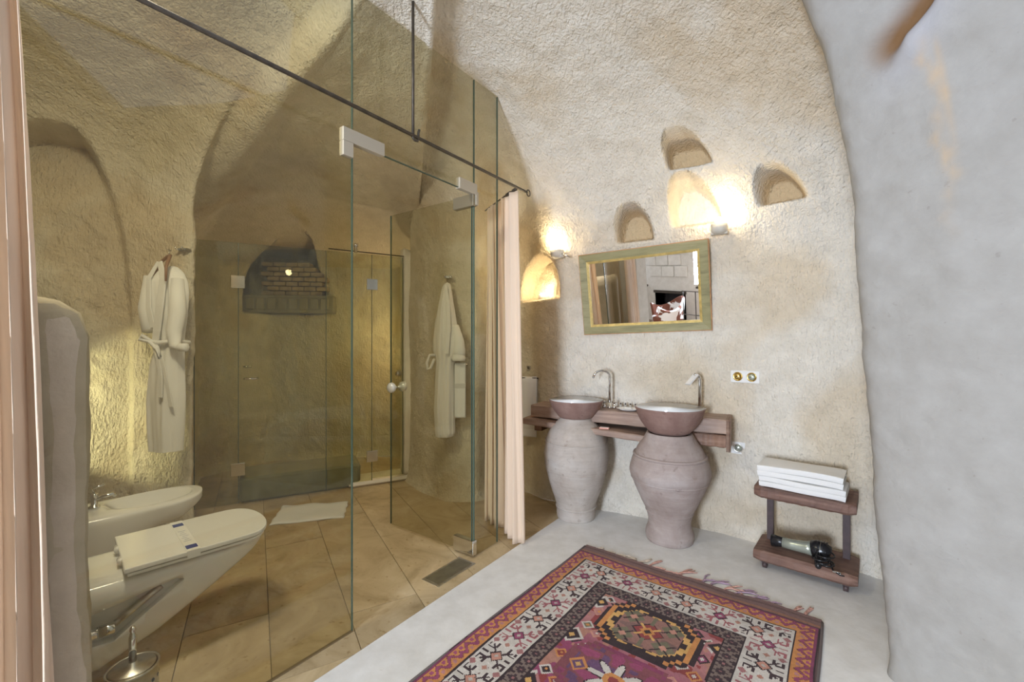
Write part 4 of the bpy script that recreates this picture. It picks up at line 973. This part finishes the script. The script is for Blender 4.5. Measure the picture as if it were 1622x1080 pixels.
towel_fold('white folded towel on top of the pile on the wooden stand', .527, .062, .012, .02, .398, .235, 4)
hd = thing('hair_dryer', 'silver-green and black hair dryer lying on the lower board of the stand', 'hair dryer', (SO_[0]+SX[0]*.075+.646*.10, SO_[1]+SX[1]*.075+.763*.10, .105), SRT-.05)
ZD = .043
MB().tube([(-.0, 0, ZD-.004), (.055, 0, ZD), (.06, 0, ZD)], [.034, .027, .024], 20).build('nozzle', M_BLACK, hd)
MB().tube([(.055, 0, ZD), (.10, 0, ZD), (.17, 0, ZD+.006), (.20, 0, ZD+.01)], [.029, .029, .034, .040], 24).build('barrel', M_SILVERGREEN, hd)
MB().tube([(.195, 0, ZD+.008), (.215, 0, ZD+.012), (.25, 0, ZD+.012), (.275, 0, ZD+.008), (.28, 0, ZD+.006)], [.042, .048, .047, .036, .012], 24).build('motor_housing', M_BLACK, hd)
for k in range(4): MB().tube([(.224+.012*k, .049*math.cos(a), ZD+.012+.049*math.sin(a)) for a in np.linspace(0, 2*PI, 28, endpoint=False)], .0018, 6, True).build('ring', M_STEEL if k == 1 else M_BLACK, hd)
MB().tube([(.23, -.03, ZD), (.235, -.075, .035), (.24, -.125, .022), (.242, -.14, .020)], [.022, .019, .016, .012], 16).build('handle', M_BLACK, hd)
crd = []
for k in range(70):
    a = k*.42; crd.append((.255+.036*math.cos(a)+.012*math.sin(a*.31), -.075+.040*math.sin(a)+.015*math.cos(a*.23), .012+.0009*k))
MB().tube(crd, .0042, 6).build('cord', M_BLACK, hd)
MB().tube([(.28, -.05, .03), (.30, -.10, .006), (.335, -.13, .006), (.35, -.125, .006)], .0035, 6).build('cord', M_BLACK, hd)
MB().box(.30, .335, -.115, -.11, .005, .012).build('plug_pin', M_CHROME, hd)
# ---------------------------------------------------------------- kilim rug
RO = (.472, 2.76); RU = (.791, -.612); RV = (-.61, -.792); RW = 1.218; RL = 2.35; KN = .0055
rug = thing('rug', 'hand-woven red rug with stepped medallions and a white flowered border', 'rug', (RO[0], RO[1], 0), math.atan2(-.612, .791))
def rugcol():
    nu, nv = int(RW/KN), int(RL/KN)
    u = (np.arange(nu)+.5)*KN; v = (np.arange(nv)+.5)*KN; U, V_ = np.meshgrid(u, v)
    rg = np.random.default_rng(11); C = np.zeros((nv, nu, 3))
    wob = .004*vnoise(U*9, V_*9, U*0+.5)
    MAG = np.array((.34, .055, .15)); PINK = np.array((.50, .20, .20)); RED = np.array((.33, .05, .05)); ORG = np.array((.68, .27, .055)); BLK = np.array((.045, .025, .03))
    WHT = np.array((.66, .61, .56)); TAU = np.array((.23, .165, .14)); MAUVE = np.array((.24, .13, .12)); GRN = np.array((.20, .18, .11)); YEL = np.array((.75, .42, .10)); PUR = np.array((.16, .07, .17)); SAL = np.array((.62, .28, .20))
    a = np.minimum(U, RW-U)+wob*.4; b = np.minimum(V_-.085, RL-.085-V_)+wob*.4; e = np.minimum(a, b); side = a < b
    q = np.where(side, V_-.085, U); q = np.abs(q-np.where(side, (RL-.17)/2, RW/2))
    def setm(m, c): C[m] = c
    # ---- field
    fu, fv = U-RW/2, V_-.085
    ab = vnoise(U*1.5, V_*4, U*0+2); pk = PINK*(1-.0)+0
    t = np.clip(sstep((V_-.62)/.25)+.3*ab, 0, 1)[..., None]; C[:] = PINK*(1-t)+MAG*t
    sc = vnoise(U*26, V_*26, U*0+4); setm(sc > .42, RED); setm(sc < -.50, SAL*.8)
    # small filler motifs
    for k, (cu, cv) in enumerate([(du, dv) for dv in np.arange(.46, 2.2, .115) for du in (-.235, -.175, .175, .235)]):
        d = np.abs(fu-cu)+np.abs(V_-cv-(.03 if k % 2 else 0)); setm(d < .034, [WHT, ORG, BLK, WHT, SAL][k % 5]); setm(d < .022, [BLK, MAG, PINK, RED, GRN][(k*3) % 5]); setm(d < .009, [ORG, WHT][k % 2])
    def key(A, step=.021): return np.round(A/step)*step
    for n_, cv in enumerate((.575, .93, 1.285, 1.64, 1.99)):
        dv = V_-cv; du = fu; ku, kv = key(np.abs(du)), key(np.abs(dv))
        if n_ % 2 == 0:
            s_ = np.maximum.reduce([ku/.205, kv/.165, (ku+kv)/.285]); raw = np.maximum.reduce([np.abs(du)/.215, np.abs(dv)/.172, (ku+kv)/.30])
            m_ = s_ < 1.08; setm(m_, BLK)
            setm((s_ < 1.0), ORG); setm(s_ < .90, BLK)
            teeth = (np.floor(np.abs(du)/.021).astype(int)+np.floor(np.abs(dv)/.021).astype(int)) % 4
            setm((s_ < .86) & (s_ > .70) & (teeth < 2), YEL); setm(s_ < .70, np.array((.36, .17, .14)))
            setm((s_ < .70) & (sc > .1), MAUVE)
            for (x, y) in ((.09, .07), (-.09, .07), (.09, -.07), (-.09, -.07)):
                d = np.maximum(np.abs(du-x), np.abs(dv-y)); dd = np.abs(du-x)+np.abs(dv-y); setm(dd < .052, GRN); setm((np.abs(np.abs(du-x)-np.abs(dv-y)) < .006) & (d < .042), BLK); setm(dd < .02, SAL)
            d = np.abs(du)+np.abs(dv); setm(d < .075, BLK); setm(d < .066, RED); setm((np.abs(np.abs(du)-np.abs(dv)) < .008) & (d < .09), YEL); setm(d < .035, ORG); setm(d < .018, BLK)
            setm((np.abs(du) < .008) & (np.abs(dv) > .05) & (np.abs(dv) < .12), GRN)
        else:
            s_ = np.maximum.reduce([ku/.22, kv/.16, (ku+kv)/.30]); setm(s_ < 1.0, np.array((.26, .07, .09))); setm((s_ < .94) & (s_ > .86), MAG*.8); setm((s_ < .80) & (sc > .2), PUR); setm((s_ < .86) & (sc < -.3), MAG)
            th = np.arctan2(dv, du*.8); rr = np.hypot(du*.8, dv); st_ = .055+.032*np.cos(8*th); setm(rr < st_+.014, BLK); setm(rr < st_+.006, WHT); setm(rr < .036, ORG); setm(rr < .018, RED)
            for x in (-.15, .15):
                d = np.abs(du-x)+np.abs(dv); setm(d < .045, ORG); setm(d < .030, PUR); setm(d < .014, YEL)
    for x, y in ((-.26, .50), (.27, .50), (-.26, .79), (.27, .79), (-.26, 1.12), (.27, 1.12), (-.26, 1.5), (.27, 1.5)):
        d = np.abs(fu-x)+np.abs(V_-y); setm(d < .058, WHT); setm(d < .040, BLK); setm(d < .016, YEL); setm((d > .04) & (d < .058) & (sc > 0.1), PINK)
    # ---- taupe border with dark stepped crosses
    m_ = e < .345-.085+.085*0+.012; m_ = e < .335; setm(m_, TAU)
    qq = (q/.052) % 1-.5; ee = (e-.298)/.07; k1 = np.abs(np.round(qq*6)/6)+np.abs(np.round(ee*6)/6*.9); setm(m_ & (k1 < .34), BLK*1.5); setm(m_ & (k1 < .13), PINK*.7)
    q3 = ((q/.052)+.5) % 1-.5; k3 = np.abs(np.round(q3*6)/6)+np.abs(ee+.48)*.9; setm(m_ & (k3 < .26), BLK*1.3); k3 = np.abs(np.round(q3*6)/6)+np.abs(ee-.5)*.9; setm(m_ & (k3 < .26), BLK*1.3); setm(m_ & (e > .326), BLK)
    # ---- white flowered border
    m_ = e < .262; setm(m_, BLK); m_ = e < .254; setm(m_, WHT)
    P_ = .152; idx = np.floor(q/P_).astype(int); dq = (q/P_ % 1-.5)*P_; de = e-.172; d1 = np.abs(dq)+np.abs(de); ad, ae = np.abs(dq), np.abs(de)
    par = (idx % 2 == 0)
    colr = np.where(par[..., None], BLK*1.4, np.array((.42, .12, .14)))
    leaf = ((np.abs(ad-ae) < .0065) & (d1 > .034) & (d1 < .100)) | ((np.abs(ad-.030) < .0045) & (np.abs(ae-.052) < .016)) | ((np.abs(ae-.030) < .0045) & (np.abs(ad-.050) < .014)) | ((np.abs(ad-.046) < .010) & (np.abs(ae-.064) < .004)) | ((np.abs(ad) < .004) & (ae > .04) & (ae < .072))
    mm = m_ & leaf & (e > .10); C[mm] = colr[mm]
    setm(m_ & (d1 < .034), BLK); setm(m_ & (d1 < .027) & par, SAL); setm(m_ & (d1 < .027) & ~par, MAG); setm(m_ & (d1 < .010), WHT*.8)
    dq2 = ((q/P_+.5) % 1-.5)*P_
    d2 = np.abs(dq2)+np.abs(e-.112); setm(m_ & (d2 < .018), PINK*.8); d2 = np.abs(dq2)+np.abs(e-.235); setm(m_ & (d2 < .018), PINK*.8); d2 = np.abs(dq2)+np.abs(e-.172); setm(m_ & (d2 < .014), SAL*.8)
    # ---- orange vine border
    m_ = e < .092; setm(m_, BLK); m_ = e < .085; setm(m_, ORG)
    ph = q/.066*2*PI; vine = .046+.016*np.sin(ph); setm(m_ & (np.abs(e-vine) < .0085), MAG); setm(m_ & (np.abs(e-vine) > .0085) & (np.abs(e-vine) < .0115), np.array((.25, .07, .05)))
    lf = np.hypot(((q/.066) % 1-.25)*.066, e-.030); setm(m_ & (lf < .009), MAG*1.2); lf = np.hypot(((q/.066) % 1-.75)*.066, e-.062); setm(m_ & (lf < .009), PINK)
    setm(m_ & (e < .018), MAG*.8); setm(e < .008, BLK*1.2)
    # ---- flat-woven ends
    m_ = (V_ < .088) | (V_ > RL-.088); setm(m_, MAUVE); setm(m_ & (np.abs(np.minimum(V_, RL-V_)-.074) < .008), np.array((.36, .16, .09))); setm(m_ & (np.abs(np.minimum(V_, RL-V_)-.03) < .006), MAUVE*.7)
    g_ = C.mean(-1, keepdims=True); C = (g_+(C-g_)*.86)*.9; C *= (1+.16*(rg.random((nv, nu, 1))-.5)); C *= (1+.12*vnoise(U*4, V_*30, U*0+7))[..., None]
    return C, nu, nv
C, nu, nv = rugcol()
gu, gv = np.meshgrid(np.arange(nu+1)*KN, np.arange(nv+1)*KN)
edgew = .006*vnoise(gv*5, gv*0, gu*0+3)
px_ = gu+edgew*(np.abs(gu/RW-.5)*2)**6; py_ = -(gv)+(.008*vnoise(gu*4, gu*0, gu*0+8))*(gv < .3)*(1-gv/.3)
pz_ = .011+.0035*vnoise(gu*6, gv*6, gu*0)+.0010*vnoise(gu*90, gv*90, gu*0+5)
Vt = np.stack([px_, py_, pz_], -1).reshape(-1, 3)
q = np.arange((nu+1)*(nv+1)).reshape(nv+1, nu+1); Q = np.stack([q[:-1, :-1], q[1:, :-1], q[1:, 1:], q[:-1, 1:]], -1).reshape(-1, 4)
me = bpy.data.meshes.new('pile'); me.vertices.add(len(Vt)); me.vertices.foreach_set('co', Vt.ravel()); me.loops.add(Q.size); me.loops.foreach_set('vertex_index', Q.ravel().astype(np.int32))
me.polygons.add(len(Q)); me.polygons.foreach_set('loop_start', np.arange(0, Q.size, 4, dtype=np.int32)); me.update(calc_edges=True)
at_ = me.color_attributes.new('weave', 'FLOAT_COLOR', 'CORNER'); cc = np.concatenate([np.clip(C.reshape(-1, 3), 0, 1), np.ones((nu*nv, 1))], 1); at_.data.foreach_set('color', np.repeat(cc, 4, 0).astype(np.float32).ravel())
m, nt, bs = newmat('woven_wool'); bs.inputs['Roughness'].default_value = .95; bs.inputs['Specular IOR Level'].default_value = .1; bs.inputs['Sheen Weight'].default_value = .15
va = node(nt, 'ShaderNodeVertexColor', layer_name='weave'); nt.links.new(va.outputs['Color'], bs.inputs['Base Color']); bump(nt, bs, noise(nt, coords(nt), 300, 2), .6, .003); M_WOOL = m
me.materials.append(m); o = bpy.data.objects.new('pile', me); COL.objects.link(o); o.parent = rug
# selvedge and backing
mb = MB(); mb.box(.0, RW, -RL, 0, .001, .007); mb.build('backing', simple('rug_backing', (.22, .14, .13), .9), rug)
for x in (0, RW): MB().tube([(x+.006*math.sin(t*5)*(.5), -t, .008) for t in np.arange(.02, RL, .05)], .006, 6).build('selvedge', simple('grey_selvedge', (.16, .13, .13), .9), rug)
M_TAS = simple('faded_tassel_wool', (.58, .33, .27), .95, nscale=60, namp=.25); M_TASP = simple('mauve_tassel_wool', (.40, .28, .36), .95, nscale=60, namp=.3); M_TASC = simple('cream_tassel_wool', (.62, .52, .42), .95, nscale=60, namp=.2)
rr = random.Random(5)
def tassel(x, y, ang, L, mat, curl=.5, fr=3):
    mb = MB()
    for s in range(fr):
        p = [x+rr.uniform(-.006, .006), y, .006]; a = ang+rr.uniform(-.15, .15); pts = [tuple(p)]
        c_ = curl*rr.uniform(.4, 1.3)
        for k in range(9):
            p[0] += math.sin(a)*L/9; p[1] += math.cos(a)*L/9; a += c_*rr.uniform(-.1, .45); pts.append((p[0], p[1], .004+.004*rr.random()))
        mb.tube(pts, [.0035]*5+[.0045, .005, .0045, .003, .002], 5)
    mb.build('tassel', mat, rug)
for x, L, an, m_, c_ in ((.06, .06, .9, M_TASC, .4), (.12, .07, 1.1, M_TASC, .6), (.19, .10, .9, M_TASC, .5), (.27, .06, .5, M_TASC, .8), (.34, .10, .7, M_TASC, -.3), (.40, .11, .3, M_TAS, .3), (.43, .07, 1.2, M_TAS, .3), (.50, .09, 1.2, M_TAS, .3), (.56, .13, .5, M_TAS, .5), (.60, .10, 1.2, M_TAS, .7),
    (.70, .12, -.3, M_TASP, 1.1), (.74, .13, -.1, M_TASP, 1.1), (.80, .12, .3, M_TAS, .9), (.85, .12, .5, M_TASP, .8), (.91, .10, .8, M_TASP, .6), (.97, .10, 1.0, M_TASP, .5), (1.10, .08, .4, M_TAS, .2), (1.15, .10, .1, M_TAS, .2)):
    tassel(x, -.004, an, L, m_, c_)
# ---------------------------------------------------------------- bedroom things seen in the mirror
fp = thing('fireplace', 'dark rectangular fireplace in the bedroom wall seen in the mirror', 'fireplace', (-3.71, -3.0, -.42), 0)
SOOT = simple('soot_black', (.03, .028, .028), .7)
MB().box(-.44, .44, -.38, -.36, .0, .66).box(-.44, -.41, -.36, .0, 0, .66).box(.41, .44, -.36, .0, 0, .66).box(-.44, .44, -.36, 0, .64, .66).box(-.44, .44, -.36, 0, -.02, .0).build('firebox', SOOT, fp)
MB().box(-.46, .46, -.0, .03, .64, .70).build('lintel', M_IRON, fp)
gr_ = MB()
for k in range(9): gr_.box(-.3+.07*k, -.29+.07*k, -.2, -.08, .06, .08)
gr_.build('grate', M_IRON, fp)
ch = thing('cowhide_armchair', 'brown and white cowhide armchair before the bedroom fireplace seen in the mirror', 'armchair', (-3.15, -2.15, -.5), math.radians(215))
m, nt, bs = newmat('cowhide'); bs.inputs['Roughness'].default_value = .8
nt.links.new(ramp(nt, noise(nt, coords(nt), 3.1, 3, .5, .6), [(.49, (.16, .05, .025)), (.51, (.78, .75, .72))]), bs.inputs['Base Color']); M_COW = m
def shellf(u, v):
    a = lerp(-.25*PI, 1.25*PI, u); r = .33+.05*v; h_ = lerp(.32, .80-.22*abs(math.cos(a))**2+.0, v); return (r*math.cos(a), r*.95*math.sin(a), h_)
bevel(solid(MB().grid(shellf, 34, 12).build('backrest', M_COW, ch), .06), .01)
MB().lathe([(.001, .30), (.29, .30), (.31, .34), (.31, .42), (.27, .45), (.001, .46)], 32).build('seat', M_COW, ch)
for x in (-.22, .22):
    for y in (-.2, .2): MB().tube([(x, y, .31), (x*1.15, y*1.15, 0)], [.02, .013], 10).build('leg', M_IRON, ch)
rl = thing('stair_railing', 'thin black iron railing at the bedroom step seen in the mirror', 'railing', (-1.2, -.62, 0), 0)
for k in range(4): MB().tube([(-.36+.24*k, 0, 0), (-.36+.24*k, 0, .82)], .008, 8).build('post', M_IRON, rl)
for z in (.42, .82): MB().tube([(-.38, 0, z), (.38, 0, z)], .008, 8).build('rail', M_IRON, rl)
